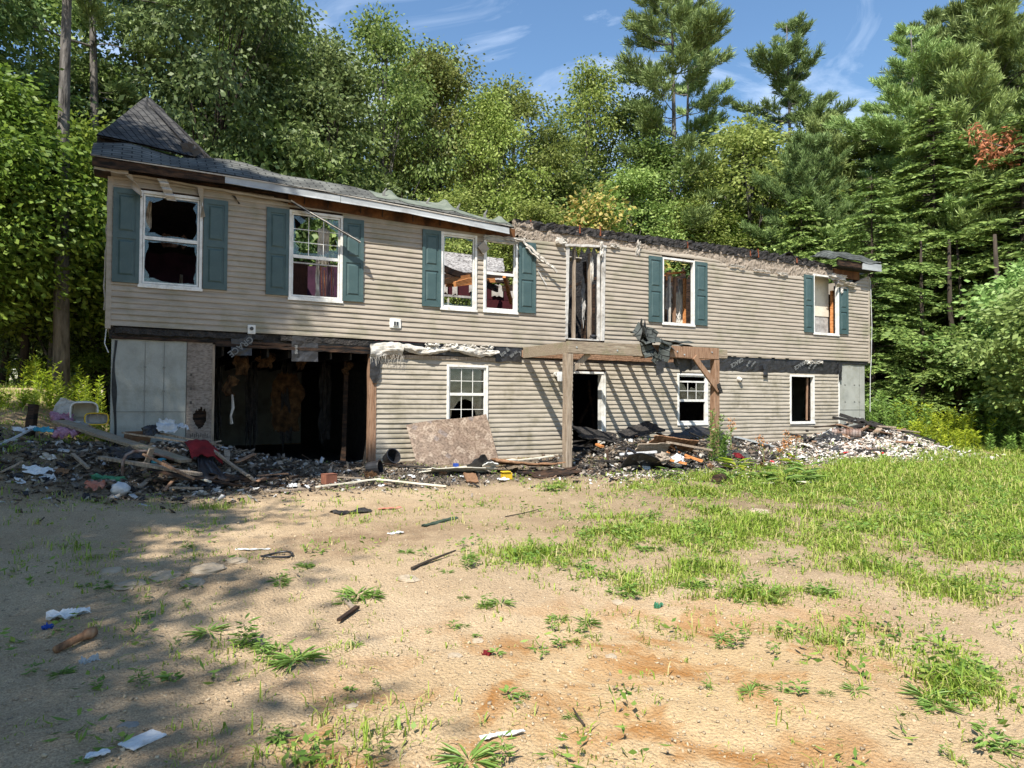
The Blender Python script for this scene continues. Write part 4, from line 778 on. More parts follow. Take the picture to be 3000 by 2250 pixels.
# =================================================================== TREES
rng = np.random.default_rng(11)
def unit(v): return v/np.maximum(np.linalg.norm(v, axis=-1, keepdims=True), 1e-9)
def leaf_quads(C, D, size, wid, up_bias=.28):
    """diamond leaves: base C, axis D, length size, width wid; every leaf its own island"""
    n = len(C); r = rng.normal(size=(n, 3)); r[:, 2] += up_bias*1.5
    S = unit(np.cross(D, unit(r))); s = size[:, None]; ww = wid[:, None]
    Nn = np.cross(S, D)
    a = C; b = C+D*s*.5+S*ww*.5-Nn*s*.06; c = C+D*s; d = C+D*s*.5-S*ww*.5-Nn*s*.06
    V = np.stack([a, b, c, d], 1).reshape(-1, 3); F = np.arange(4*n).reshape(n, 4); return V, F
def tube_np(pts, rad, n=6):
    mb = MB(); mb.tube(pts, rad, n, cap=False); return mb
def broadleaf(seed, H=15, Rr=3.6, low=.12, lobes=26, clumps=16, leaves=78, leaf=.17, flat=.38, droop=.25, trunk_r=.16):
    global rng; rng = np.random.default_rng(seed); random.seed(seed)
    tm = MB(); lean = rng.normal(size=2)*.03*H
    tp = [(lean[0]*t*t+.15*math.sin(t*5+seed), lean[1]*t*t+.12*math.cos(t*6+seed), H*.93*t) for t in np.linspace(0, 1, 9)]
    tm.tube(tp, [trunk_r*(1-.88*t) for t in np.linspace(0, 1, 9)], 7)
    Cs = []; Ds = []
    for k in range(lobes):
        t = low+(1-low)*((k+rng.random())/lobes)**.85
        prof = math.sin(min(1, (t-low)/(1-low)*.86+.14)*math.pi)**.6 if t < .9 else .45
        ang = k*2.4+rng.normal()*.5; rr = Rr*prof*(.35+.55*rng.random())
        if t > .93: rr *= .3
        ctr = np.array([lean[0]*t*t+rr*math.cos(ang), lean[1]*t*t+rr*math.sin(ang), H*t-.3])
        lr = Rr*(.2+.15*rng.random())*(.6+.5*prof)
        i0 = min(8, int(t*.75*8)); p0 = Vector(tp[i0]); p1 = Vector(ctr); mid = p0.lerp(p1, .5)+Vector((0, 0, .25))
        tm.tube([p0, mid, p1], [trunk_r*.36*(1-.6*t)+.016, .028, .008], 4, cap=False)
        for j in range(clumps):
            dv = unit(rng.normal(size=3)+np.array([0, 0, .15])); cc = ctr+dv*lr*np.array([1, 1, .8])*(.55+.5*rng.random())
            n = int(leaves*(.6+.8*rng.random())); cr = .26+.26*rng.random()
            q = rng.normal(size=(n, 3))*np.array([cr, cr, cr*flat])
            Cs.append(cc+q+rng.normal(size=(n, 3))*.05); d = unit(q*np.array([1, 1, .5])+rng.normal(size=(n, 3))*.35+dv*.3)
            d[:, 2] -= droop+.15*rng.random(n); Ds.append(unit(d))
    C = np.concatenate(Cs); D = np.concatenate(Ds); n = len(C); sz = leaf*(.65+.7*rng.random(n))
    V, F = leaf_quads(C, D, sz, sz*.55); return tm, V, F
def pine(seed, H=20, Rr=3.8, low=.3, gap=.62, nb=4, needle=.26, sparse=.0, trunk_r=.22, topy=1.0):
    global rng; rng = np.random.default_rng(seed); random.seed(seed); tm = MB()
    tp = [(.12*math.sin(t*4+seed), .1*math.cos(t*5), H*t) for t in np.linspace(0, 1, 10)]
    tm.tube(tp, [trunk_r*(1-.93*t) for t in np.linspace(0, 1, 10)], 8); Cs = []; Ds = []; z = H*low
    while z < H*.985:
        t = (z/H-low)/(1-low); Lb = Rr*(1-t)**.75*(.45+.75*rng.random())+.35
        if t < .12: Lb *= .7
        for b in range(nb+int(rng.random()*2)):
            if rng.random() < sparse: continue
            ang = rng.random()*6.283; L1 = Lb*(.55+.6*rng.random()); d0 = np.array([math.cos(ang), math.sin(ang), .1+.7*t*t]); d0 /= np.linalg.norm(d0)
            base = np.array([.12*math.sin(z/H*4+seed), .1*math.cos(z/H*5), z+gap*.35*rng.random()]); npt = 6
            pts = [base+d0*L1*s+np.array([0, 0, .12*L1*(.9*s*s-.9*s)])+rng.normal(size=3)*.03*L1*(s > 0) for s in np.linspace(0, 1, npt)]
            tm.tube([Vector(p) for p in pts], [max(.006, .035*(1-s*.9)*(L1/3)) for s in np.linspace(0, 1, npt)], 4, cap=False)
            ntw = int(L1*6.5)+3
            for k in range(ntw):
                s = .34+.66*(k+rng.random())/ntw; p = pts[min(npt-1, int(s*(npt-1)))]*(1-(s*(npt-1)) % 1)+pts[min(npt-1, int(s*(npt-1))+1)]*((s*(npt-1)) % 1)
                side = np.array([-d0[1], d0[0], 0])*(1 if k % 2 else -1); dv = unit(side*(1-.6*s)+d0*(.5+.5*s)+np.array([0, 0, .28])+rng.normal(size=3)*.12); tl = (.35+.6*rng.random())*(1.3-.6*s)*(L1*.3+.3)
                for j in range(max(3, int(tl/.12))):
                    c = p+dv*tl*(.2+.85*j/max(3, int(tl/.12))); nn = 12
                    Cs.append(np.repeat(c[None], nn, 0)+rng.normal(size=(nn, 3))*.03); Ds.append(unit(dv*.7+rng.normal(size=(nn, 3))*.5+np.array([0, 0, .5])))
        z += gap*(.7+.6*rng.random())*(1-.45*t)
    C = np.concatenate(Cs); D = np.concatenate(Ds); n = len(C); V, F = leaf_quads(C, D, needle*(.7+.5*rng.random(n)), np.full(n, .034), 0); return tm, V, F
def hemlock(seed, H=12, Rr=3.4, low=.08, gap=.34, nb=6, trunk_r=.16):
    global rng; rng = np.random.default_rng(seed); random.seed(seed); tm = MB()
    tm.tube([(0, 0, H*t) for t in np.linspace(0, 1, 8)], [trunk_r*(1-.95*t) for t in np.linspace(0, 1, 8)], 7); Cs = []; Ds = []; Ss = []; z = H*low
    while z < H*.99:
        t = (z/H-low)/(1-low); Lb = Rr*(1-t)**.7*(.7+.4*rng.random())+.15
        for b in range(nb):
            ang = rng.random()*6.283; L1 = Lb*(.6+.5*rng.random()); h = np.array([math.cos(ang), math.sin(ang), 0]); side = np.array([-h[1], h[0], 0])
            zz = z+gap*rng.random()*1.3; f = lambda s, zz=zz: np.array([0, 0, zz])+h*L1*s+np.array([0, 0, L1*(.22*s-.42*s*s)])
            tm.tube([Vector(f(s)) for s in (0, .4, .8)], [.02, .012, .004], 3, cap=False)
            ntw = int(L1*5)+3
            for k in range(ntw):
                s = .25+.75*(k+rng.random())/ntw; p = f(s); sg = 1 if k % 2 else -1; tl = (.25+.5*rng.random())*(1.3-s*.8)*(.4+.3*L1)
                dv = unit(side*sg*(1.1-.7*s)+h*(.5+.7*s)+np.array([0, 0, -.18-.1*rng.random()])+rng.normal(size=3)*.08)
                m_ = max(5, int(tl/.055)); u = np.linspace(.05, 1, m_); pos = p+dv[None]*tl*u[:, None]+np.array([0, 0, -.14])*(tl*u[:, None]**2); pe = unit(np.cross(dv, [0, 0, 1.]))
                sg2 = np.where(np.arange(m_) % 2, 1, -1)[:, None]
                Cs.append(pos+rng.normal(size=(m_, 3))*.015); Ds.append(unit(pe[None]*sg2*.75+dv[None]*.7+rng.normal(size=(m_, 3))*.15+np.array([0, 0, -.12])))
        z += gap*(.7+.6*rng.random())*(1-.4*t)
    C = np.concatenate(Cs); D = np.concatenate(Ds); n = len(C); V, F = leaf_quads(C, D, .24*(.6+.7*rng.random(n)), np.full(n, .075), .5); return tm, V, F
G = lambda *a: [tuple(c) for c in a]
lf_mid = island_mat('broadleaf_green', G((.1, .145, .035), (.17, .23, .05), (.25, .31, .08), (.32, .37, .12)), rough=.52, trans=.38, objvar=.5, spec=.3, const=False)
lf_dark = island_mat('deep_green_leaves', G((.075, .12, .04), (.13, .185, .06), (.22, .28, .11)), rough=.5, trans=.34, objvar=.5, spec=.3, const=False)
lf_lime = island_mat('lime_leaves', G((.1, .16, .02), (.15, .22, .03), (.24, .31, .05)), rough=.5, trans=.42, objvar=.3, spec=.35, const=False)
lf_pale = island_mat('pale_maple_leaves', G((.15, .23, .06), (.22, .32, .09), (.34, .44, .16)), rough=.5, trans=.34, objvar=.3, spec=.3, const=False)
lf_yel = island_mat('yellowing_leaves', G((.12, .2, .03), (.5, .42, .13), (.55, .44, .17), (.15, .22, .04), (.45, .37, .09)), rough=.6, trans=.35, spec=.3)
lf_pine = island_mat('pine_needles', G((.17, .24, .08), (.25, .34, .11), (.34, .43, .15)), rough=.55, trans=.2, objvar=.35, spec=.35, const=False)
lf_hem = island_mat('hemlock_needles', G((.09, .15, .035), (.16, .23, .055), (.26, .34, .09)), rough=.55, trans=.2, objvar=.35, spec=.3, const=False)
lf_dead = island_mat('dead_orange_needles', G((.4, .15, .07), (.5, .22, .12)), rough=.8, trans=.2)
lf_med = island_mat('fresh_green_leaves', G((.12, .17, .035), (.2, .27, .05), (.28, .35, .085), (.36, .41, .12)), rough=.52, trans=.38, objvar=.3, spec=.3, const=False)
protos = {}
def proto(key, gen, leafm, barkm, name):
    tm, V, F = gen; root = empty(name); t = tm.build('trunk', barkm, root, smooth=True); c = np_mesh('crown', V, F, leafm, root); protos[key] = [root, False]
B = broadleaf
proto('d1', B(1, lobes=40, leaf=.17, leaves=74, clumps=9), lf_mid, m_bark, 'broadleaf_tree'); proto('d2', B(2, Rr=3.2, lobes=38, leaf=.155, leaves=80, clumps=9), lf_mid, m_bark, 'broadleaf_tree')
proto('d3', B(3, Rr=4.2, lobes=42, leaf=.19, leaves=72, clumps=9, droop=.5), lf_dark, m_barkd, 'broadleaf_tree'); proto('d4', B(4, Rr=3.2, low=.3, lobes=30, leaf=.18, leaves=70, clumps=9), lf_dark, m_barkd, 'broadleaf_tree')
proto('l1', B(5, Rr=3.6, lobes=40, leaf=.17, leaves=70, clumps=11), lf_lime, m_bark, 'broadleaf_tree'); proto('m1', B(6, H=8, Rr=3.2, low=.26, lobes=26, clumps=14, leaves=34, leaf=.25, flat=.25, trunk_r=.09), lf_pale, m_bark, 'maple_tree')
proto('n1', B(7, H=7, Rr=2.3, low=.28, lobes=34, clumps=12, leaves=52, leaf=.14, flat=.3, trunk_r=.07, droop=.35), lf_lime, m_bark, 'young_tree')
proto('y1', B(8, H=9, Rr=2.2, low=.3, lobes=18, clumps=12, leaves=36, leaf=.2), lf_yel, m_bark, 'yellowing_tree')
proto('p1', pine(1, gap=1.25, nb=5, needle=.3, sparse=.12, Rr=5.6, low=.25), lf_pine, m_bark, 'white_pine'); proto('p2', pine(2, H=20, Rr=5.4, low=.15, nb=5, gap=.95, needle=.3), lf_pine, m_bark, 'white_pine')
proto('p3', pine(3, H=20, Rr=4.5, low=.5, gap=1.5, nb=3, sparse=.1, trunk_r=.25), lf_pine, m_bark, 'white_pine')
proto('h1', hemlock(1, Rr=3.9, gap=.3, nb=7), lf_hem, m_barkd, 'hemlock_tree'); proto('h2', hemlock(2, Rr=4.3, gap=.32, nb=7), lf_hem, m_barkd, 'hemlock_tree')
proto('d5', B(15, Rr=3.3, lobes=36, leaf=.16, leaves=70, clumps=9, low=.2), lf_med, m_bark, 'broadleaf_tree')
proto('s1', B(16, Rr=4.6, lobes=28, leaf=.22, leaves=80, clumps=9, low=.35), lf_mid, m_bark, 'broadleaf_tree')
proto('p4', pine(4, H=14, Rr=5.4, low=.06, gap=.62, nb=6, needle=.28, trunk_r=.16), lf_pine, m_bark, 'white_pine')
HT = dict(d5=15, s1=15, p4=14, d1=15, d2=15, d3=15, d4=15, l1=15, m1=8, n1=7, y1=9, p1=20, p2=20, p3=20, h1=12, h2=12)
def plant(key, x, y, top, label, cat='tree', group=None, wide=1, rz=None, name=None):
    z = Tz(x, y)-.1; s = (top-z)/HT[key]
    root, used = protos[key]
    o = root if not used else copy_tree(root); protos[key][1] = True
    o.location = (x, y, z); o.scale = (s*wide, s*wide, s); o.rotation_euler = (0, 0, rz if rz is not None else random.uniform(0, 6.28))
    if name: o.name = name
    if 'group' in o: del o['group']
    return tag(o, label, cat, group)
random.seed(21)
FG = 'broad leaved trees crowding behind the house'; FL = 'tall broad leaved tree in the dense wood behind the house'
for k, x, y, t, wd in (('d3', 2.4, 12.9, 17.5, .82), ('d5', 5.0, 15.7, 18.6, .8), ('d4', 6.9, 13.3, 14.9, .95), ('d1', 9.3, 14.6, 17.2, .72), ('d2', 12.1, 15.8, 17.2, .9), ('d5', 13.8, 18.6, 19.0, .8), ('d5', 14.6, 14.3, 15.2, .85), ('d1', 16.4, 16.6, 16.6, .9), ('d2', 18.5, 16.2, 15.0, .95), ('d5', 21.1, 17.6, 19.0, .8), ('d1', 20.9, 12.8, 12.2, 1.1), ('d5', 23.4, 12.4, 11.0, 1.1), ('d2', 11.2, 11.0, 9.2, 1.2), ('d5', 15.2, 11.6, 9.4, 1.2), ('d3', 7.2, 20.4, 18.8, .9), ('d4', 3.5, 20, 20.5, .9), ('d1', 12.4, 20.4, 18.6, .8), ('d4', .6, 16.5, 18, 1.0), ('d5', 8.0, 11.4, 8.6, 1.2), ('d3', 4.3, 11.2, 8.5, 1.2), ('d1', 23.8, 17.2, 17.8, .85), ('d5', 29.0, 13.2, 15.4, .8), ('d2', 31.6, 11.9, 15.8, .9)):
    plant(k, x, y, t, FL, group=FG, wide=wd)
# deeper rows of the wood
random.seed(5)
for d, n, lo, hi in ((38, 20, 12, 16), (48, 22, 12.5, 17.5), (60, 18, 13, 20), (72, 26, 11, 15)):
    for i in range(n):
        a = yaw+R_(-41+82*(i+random.uniform(-.3, .3))/(n-1)); x = .54+d*math.sin(a)*random.uniform(.94, 1.06); y = -14+d*math.cos(a)*random.uniform(.94, 1.06)
        u = math.degrees(a-yaw); h = random.uniform(lo, hi)*(.78 if u < -12 else .98 if u > 25 else .95 if u > 4 else .95)
        if -8 < u < 2: h *= .9
        plant(random.choice(('d3', 'd1', 'd4', 'd2', 'p2', 'h1') if u > 8 else ('h1', 'h2', 'd1') if d == 72 else ('d3', 'd1', 'd4', 'd2', 'd3')), x, y, h, 'forest tree in the shaded rows deeper in the wood', group='trees deeper in the wood', wide=1.25)
# distinct trees
plant('p1', 24.5, 14.2, 23.5, 'tall white pine with tiered flat branches rising above the middle of the wood', wide=1.05, rz=.6)
plant('p1', 28.0, 17.0, 24.5, 'second tall pine trunk close behind the tiered white pine', wide=.8, rz=3.0)
plant('p2', 32.2, 13.6, 22.2, 'pointed white pine standing alone against the sky', wide=1.05, rz=1.0)
plant('p2', 29.3, 4.6, 17.0, 'spreading white pine above the right end of the house', wide=1.15, rz=2.0)
plant('p2', 32.3, 2.6, 19.6, 'large white pine with feathery boughs at the right edge', wide=1.2, rz=4.0)
plant('p2', 36, 7.5, 20.5, 'white pine behind the feathery boughs at the right', wide=1.1, rz=5.0)
plant('p3', -1.25, 7.9, 22.0, 'thick bare pine trunk left of the house with its boughs out of view', wide=.82, rz=.4)
plant('p3', -.75, 13.0, 21.5, 'thinner pine trunk behind the thick one, leaning right', wide=.9, rz=2.4).rotation_euler[1] = R_(2.5)
plant('p2', 25.1, 23.7, 18.5, 'pine top showing above the broad leaved trees beside the tall pine')
plant('p2', 19.4, 25.2, 18.6, 'pine tip poking above the leafy skyline at centre')
for i, (x, y, t, l, wd) in enumerate(((25.0, 6.6, 9.6, 'dark hemlock just beyond the right corner of the roof', 1), (23.9, 2.6, 9.4, 'dense dark green hemlock beside the right wall', 1.05), (27.3, 2.4, 12.4, 'tall hemlock in the middle of the right hand conifers', 1.1), (28.2, -.2, 11.5, 'hemlock with drooping sprays behind the maple', 1.15), (27.9, 9.4, 10.6, 'shaded hemlock behind the hemlock at the corner', 1.1), (32.5, 0.2, 11.0, 'hemlock at the far right edge of the wood', 1.2), (28.9, 12.0, 8.8, 'low hemlock tucked under the white pines', 1.2), (30.5, 6.0, 11.5, 'hemlock crowded between the pines at right', 1.2))):
    plant(('h1', 'h2')[i % 2], x, y, t, l, wide=wd)
for i, (x, y, t, l, wd) in enumerate(((26.2, 7.4, 12.6, 'bushy white pine rising behind the right end of the roof', .9), (29.6, 3.0, 15.0, 'bushy soft white pine in the middle of the right hand trees', 1.0), (31.5, -.8, 13.6, 'bushy white pine behind the pale maple at the right', 1.0), (33.6, 4.6, 18.6, 'tall bushy white pine filling the upper right corner', 1.0), (29.8, 9.6, 14.8, 'bushy white pine between the two pointed pines and the right hand wood', .9), (36.5, 2.0, 19.5, 'bushy white pine behind the one in the upper right corner', 1.0))):
    plant('p4', x, y, t, l, wide=wd)
plant('m1', 23.4, -3.6, 4.7, 'pale green maple with broad leaves in front of the hemlocks', wide=1.15, rz=1)
plant('m1', 26.0, -1.6, 5.5, 'second pale maple just behind the first at the right edge', wide=1.1, rz=3)
plant('l1', 29.2, 13.9, 13.0, 'bright green tree between the two tall pines', wide=.75); plant('l1', 26.6, 12.3, 10.8, 'lime green layered tree above the roof line', wide=.95)
plant('m1', 27.4, 7.0, 9.4, 'pale maple standing among the conifers above the roof', wide=.9); plant('d3', 23.0, 11.2, 8.6, 'low dark green tree just over the charred roof edge')
plant('y1', 18.3, 11.3, 10.2, 'small tree with yellow and orange leaves behind the house', wide=1.0)
for i, (x, y, t, l) in enumerate(((-3.9, 8.2, 9.6, 'sunlit lime green tree at the left edge'), (-1.5, 9.6, 9.0, 'sunlit young tree nearest the house corner'), (-3.4, 7.7, 9.4, 'tall sunlit young tree at the far left edge'), (-3.6, 10.5, 9.5, 'sunlit young tree behind the ones at the left edge'), (-.3, 10.6, 5.6, 'shaded young tree behind the left corner of the house'))):
    plant('n1', x, y, t, l, wide=1.1 if i else 1.0)
plant('d3', -.6, 17.0, 14.5, 'dark leafy tree just left of the roof peak'); plant('d1', -3.0, 15.8, 16, 'tall leafy tree behind the thick pine trunk'); plant('d3', -5.5, 12.5, 17, 'dark tree at the upper left corner'); plant('m1', 4.6, 13.4, 11.5, 'glossy leaved tree right behind the roof peak', wide=.8)
plant('d3', -2.2, 10.5, 7.5, 'shady undergrowth tree among the left trunks')
# trees outside the frame that shade the left of the yard
for i, (k, x, y, t, wd) in enumerate((('p2', -5.8, -7.2, 19, .9), ('s1', -9.1, -12.0, 15.4, .8), ('s1', -9.3, -16.0, 15, .8), ('s1', -10.2, -14.0, 17, .85), ('s1', -9.4, -9.2, 14.6, .75), ('s1', -9.8, -18.6, 15.4, .8), ('d3', -5.8, -3.0, 15, .85))):
    plant(k, x, y, t, 'yard tree standing left of the photographer, shading the ground', group='yard trees shading the left of the yard', wide=wd)
# dead orange bough on a pine
tmq = MB(); tmq.tube([(0, 0, 0), (-.7, 0, .1), (-1.5, .1, .35)], [.03, .02, .008], 5); Cq = []; Dq = []
for k in range(60):
    s = rng.random(); c = np.array([-1.5*s, .1*s, .35*s*s])+rng.normal(size=3)*.22; Cq.append(np.repeat(c[None], 14, 0)+rng.normal(size=(14, 3))*.05); Dq.append(unit(rng.normal(size=(14, 3))+np.array([0, 0, -.4])))
Vq, Fq = leaf_quads(np.concatenate(Cq), np.concatenate(Dq), np.full(840, .16), np.full(840, .05)); db = empty('dead_bough', (28.4, -.6, 9.9)); tmq.build('branch', m_bark, db); np_mesh('needles', Vq, Fq, lf_dead, db); tag(db, 'dead orange bough caught in the conifers at the upper right', 'branch'); db.scale = (1.3, 1.3, 1.3); db.rotation_euler = (0, .1, R_(-30))
# bare understorey trunks at the right wood edge and the left
random.seed(3)
tk = MB(); tk.tube([(0, 0, 0), (.05, .02, 2), (-.05, 0, 4.5), (.05, 0, 7)], [.1, .085, .07, .04], 7)
tr0 = tk.build('bare_trunk', m_barkd, smooth=True); first = True
for (x, y) in ((24.6, 1.2), (25.4, .4), (26.6, .9), (25.9, -.6), (27.5, -.8), (28.5, .6), (29.4, -1.6), (24.0, 3.0), (30.4, -.4), (31.4, -2.2), (-.6, 10.8), (-1.6, 11.6), (-2.3, 9.6), (-3.1, 12.0), (-.1, 13.9)):
    o = tr0 if first else tr0.copy(); first or COL.objects.link(o); first = False
    o.location = (x, y, Tz(x, y)-.1); o.scale = (random.uniform(.7, 1.5),)*2+(1,); o.rotation_euler = (random.uniform(-.05, .05), random.uniform(-.06, .06), random.uniform(0, 6)); tag(o, 'slim bare trunk in the dark understorey at the wood edge', 'tree trunk', 'bare trunks in the understorey')
ORD = 'leftmost second third fourth fifth sixth seventh eighth ninth tenth eleventh twelfth thirteenth fourteenth fifteenth sixteenth seventeenth eighteenth nineteenth twentieth twenty-first twenty-second twenty-third twenty-fourth twenty-fifth'.split()
def order_labels(group, fmt):
    os_ = [o for o in bpy.data.objects if o.get('group') == group and not o.parent]
    os_.sort(key=lambda o: math.atan2(o.location.x-.54, o.location.y+14))
    for i, o in enumerate(os_): o['label'] = fmt % (ORD[i] if i == 0 else ORD[i]+' from the left')
order_labels(FG, 'tall leafy tree right behind the house, %s of its row')
order_labels('bare trunks in the understorey', 'slim bare trunk in the dark understorey, %s of them')
# =================================================================== GRASS AND WEEDS
GB = [(13.0, -5.6, 6.0, 2.9, 1.5), (9.8, -8.4, 3.8, 2.6, 1.2), (17, -4.2, 6, 2.2, 1.6), (24, -2, 6, 4.5, 1.4), (4.7, -8.0, 1.15, .75, .9), (5.0, -9.0, 1.1, .6, .9), (5.3, -9.8, 1.3, .55, .9), (5.2, -10.8, .95, .75, .85), (4.6, -11.7, .45, .5, .9), (4.15, -12.1, .3, .3, .8), (6.4, -4.4, 1.1, .35, .55), (8.6, -4.4, .9, .35, .8), (10.2, -4.9, 1.6, .6, .9),
      (-.3, -3.3, 1.5, .5, .8), (.9, -3.9, 1.8, .35, .5), (-2.0, 0.5, 1.3, 3.0, .9), (-2.4, 6, 3, 5, .9), (.4, -9.3, .7, .6, .28), (1.2, -9.3, .6, .5, .28), (1.0, -6.6, 1.5, 1.0, .2), (2.2, -8.3, .7, .5, .22), (4.4, -5.6, 2.2, 1.0, .22), (8.5, -6.4, 3, 1.3, .5), (1.4, -10.6, .8, .5, .22), (20.5, 0, 1.2, 2.5, 1.0), (15, -7.8, 4.5, 2.8, 1.4), (6.8, -7.6, 2.4, 1.3, 1.15), (7.2, -9.8, 1.6, 1.2, .85), (3.6, -7.8, .9, .5, .5)]
def dens(x, y):
    d = np.full(x.shape, .075)
    for cx, cy, rx, ry, a in GB: d = np.maximum(d, a*np.exp(-(((x-cx)/rx)**2+((y-cy)/ry)**2)**1.05))
    n = .5+.5*np.sin(x*2.3+1.7*np.sin(y*1.9))*np.sin(y*2.9+1.3*np.sin(x*1.4)); n2 = .5+.5*np.sin(x*6.1+2*np.sin(y*5.2))*np.sin(y*7.3+1.5*np.sin(x*4.3))
    return d*np.clip(.08+.95*n*n+.6*np.clip(d-.6, 0, 1), 0, 1.2)*(.15+1.1*n2+.5*np.clip(d-.6, 0, 1))
def in_house(x, y): return (x > -.05) & (x < 20.1) & (y > -.1) & (y < 8.2)
rng = np.random.default_rng(77)
def sample_tufts(N, seed):
    r = np.random.default_rng(seed)
    # sample by distance so that the near yard gets most
    a = yaw+R_(1)*r.uniform(-41, 41, N); dist = 1.9*np.exp(r.random(N)**.85*math.log(38/1.9)); x = .54+dist*np.sin(a); y = -14+dist*np.cos(a)
    p = dens(x, y)*np.clip((dist/8)**1.5, .26, 1)*np.where(dens(x, y) < .3, .6, 1); keep = (r.random(N) < p) & ~in_house(x, y) & (y < 16); return x[keep], y[keep], dist[keep], r
def grass(N, seed, per, lmin, lmax, wmul, m, name, label):
    x, y, dist, r = sample_tufts(N, seed); n = len(x); k = per; tx = np.repeat(x, k)+r.normal(size=n*k)*.028*(1+np.repeat(dist, k)*.06); ty = np.repeat(y, k)+r.normal(size=n*k)*.028*(1+np.repeat(dist, k)*.06)
    dd = np.repeat(dist, k); M_ = n*k; hv = .5+.5*np.sin(x*1.9+2*np.sin(y*1.3+.5))*np.sin(y*2.3+1.2*np.sin(x*1.7)); L1 = (lmin+(lmax-lmin)*r.random(M_)**1.7)*(.6+.7*np.clip(np.repeat(dens(x, y), k), 0, 1))*(.65+.9*np.repeat(hv, k)); az = r.random(M_)*6.283; h = np.stack([np.cos(az), np.sin(az), np.zeros(M_)], 1); bend = .35+1.1*r.random(M_)
    wd = (.0022+.0024*r.random(M_))*wmul*(1+dd*.11); s = np.stack([-np.sin(az), np.cos(az), np.zeros(M_)], 1)*wd[:, None]
    base = np.stack([tx, ty, T(tx, ty, True)-.005], 1); upv = np.array([0, 0, 1.])
    p1 = base+upv*(L1*.5)[:, None]+h*(L1*.12*bend)[:, None]; p2 = base+upv*(L1*(.86-.2*bend))[:, None]+h*(L1*.45*bend)[:, None]; p3 = base+upv*(L1*(1.0-.45*bend))[:, None]+h*(L1*.85*bend)[:, None]
    V = np.stack([base-s, base+s, p1+s*.9, p1-s*.9, p2+s*.6, p2-s*.6, p3+s*.08, p3-s*.08], 1).reshape(-1, 3); b8 = np.arange(M_)[:, None]*8
    F = np.concatenate([b8+np.array([[0, 1, 2, 3]]), b8+np.array([[3, 2, 4, 5]]), b8+np.array([[5, 4, 6, 7]])], 0)
    o = np_mesh(name, V, F, m); tag(o, label, 'grass', kind='stuff'); print(name, M_); return o
m_grass = island_mat('fresh_grass', G((.14, .24, .025), (.22, .33, .035), (.3, .4, .06), (.4, .42, .11), (.52, .44, .22)), rough=.55, trans=.35, spec=.3, const=False, pos=[0, .3, .62, .82, 1])
m_grassd = island_mat('blue_green_grass', G((.075, .16, .035), (.12, .22, .05), (.18, .27, .08)), rough=.5, trans=.3, spec=.35, const=False)
grass(230000, 1, 7, .015, .085, .65, m_grass, 'grass', 'short bright green grass scattered over the sandy yard')
grass(95000, 2, 5, .05, .17, .8, m_grass, 'tall_grass', 'taller lime green grass blades thick at the right of the yard')
def leafcover(N, seed, label):
    x, y, dist, r = sample_tufts(N, seed); pt = np.sin(x*3.1+2*np.sin(y*2.2))*np.sin(y*3.7+1.5*np.sin(x*2.6)) > .1; x, y, dist = x[pt], y[pt], dist[pt]; k = 9; n = len(x)*k
    global rng; rng = r; X_ = np.repeat(x, k)+r.normal(size=n)*.05; Y_ = np.repeat(y, k)+r.normal(size=n)*.05; z = T(X_, Y_, True)+.1*r.random(n)**1.6
    D = unit(np.stack([r.normal(size=n), r.normal(size=n), .5*r.random(n)], 1)); V, F = leaf_quads(np.stack([X_, Y_, z], 1), D, .035+.05*r.random(n), .014+.018*r.random(n), 1.0); tag(np_mesh('leafy_ground_cover', V, F, m_grassc), label, 'ground cover', kind='stuff')
m_grassc = island_mat('clover_leaves', G((.09, .18, .03), (.15, .26, .045), (.22, .34, .07), (.3, .38, .08)), rough=.5, trans=.35, spec=.3, const=False)
leafcover(60000, 5, 'low leafy weeds mixed through the grass of the yard')
# far lawn behind left and right
# broad leaved weeds
def weed_mesh(seed, n=16, L1=.1, h=.12, wr=.3):
    r = np.random.default_rng(seed); V = []; F = []
    for i in range(n):
        az = r.random()*6.283; z0 = h*r.random()*.8; d = np.array([math.cos(az), math.sin(az), .5*r.random()+.1]); d /= np.linalg.norm(d); s = np.array([-math.sin(az), math.cos(az), 0]); ln = L1*(.6+.7*r.random()); wd = ln*wr
        b = np.array([r.normal()*.01, r.normal()*.01, z0])+d*.02; dn = np.array([0, 0, -.25*ln])
        pts = [b, b+d*ln*.35+s*wd*.5+dn*.1, b+d*ln*.35+np.array([0, 0, -.01])+dn*.1, b+d*ln*.35-s*wd*.5+dn*.1, b+d*ln*.7+s*wd*.38+dn*.5, b+d*ln*.7+dn*.5-np.array([0, 0, .008]), b+d*ln*.7-s*wd*.38+dn*.5, b+d*ln+dn]
        k = len(V); V += pts; F += [(k, k+1, k+2), (k, k+2, k+3), (k+1, k+4, k+5), (k+1, k+5, k+2), (k+2, k+5, k+6), (k+2, k+6, k+3), (k+4, k+7, k+5), (k+5, k+7, k+6)]
    return np.array(V), np.array(F)
m_weed = island_mat('weed_leaves', G((.12, .22, .04), (.18, .3, .06), (.24, .37, .09)), rough=.45, trans=.3, spec=.4, const=False)
m_weedy = island_mat('yellow_green_weeds', G((.2, .3, .02), (.3, .4, .03), (.4, .45, .05)), rough=.5, trans=.4, spec=.3, const=False)
wp = []
for i, (n, L1, h, wr) in enumerate(((22, .085, .13, .26), (26, .15, .03, .09), (30, .07, .2, .22), (22, .2, .16, .28), (34, .12, .05, .06), (16, .07, .07, .34))):
    V, F = weed_mesh(i+40, n, L1, h, wr); o = np_mesh('broadleaf_weed', V, F, m_weed); wp.append([o, False])
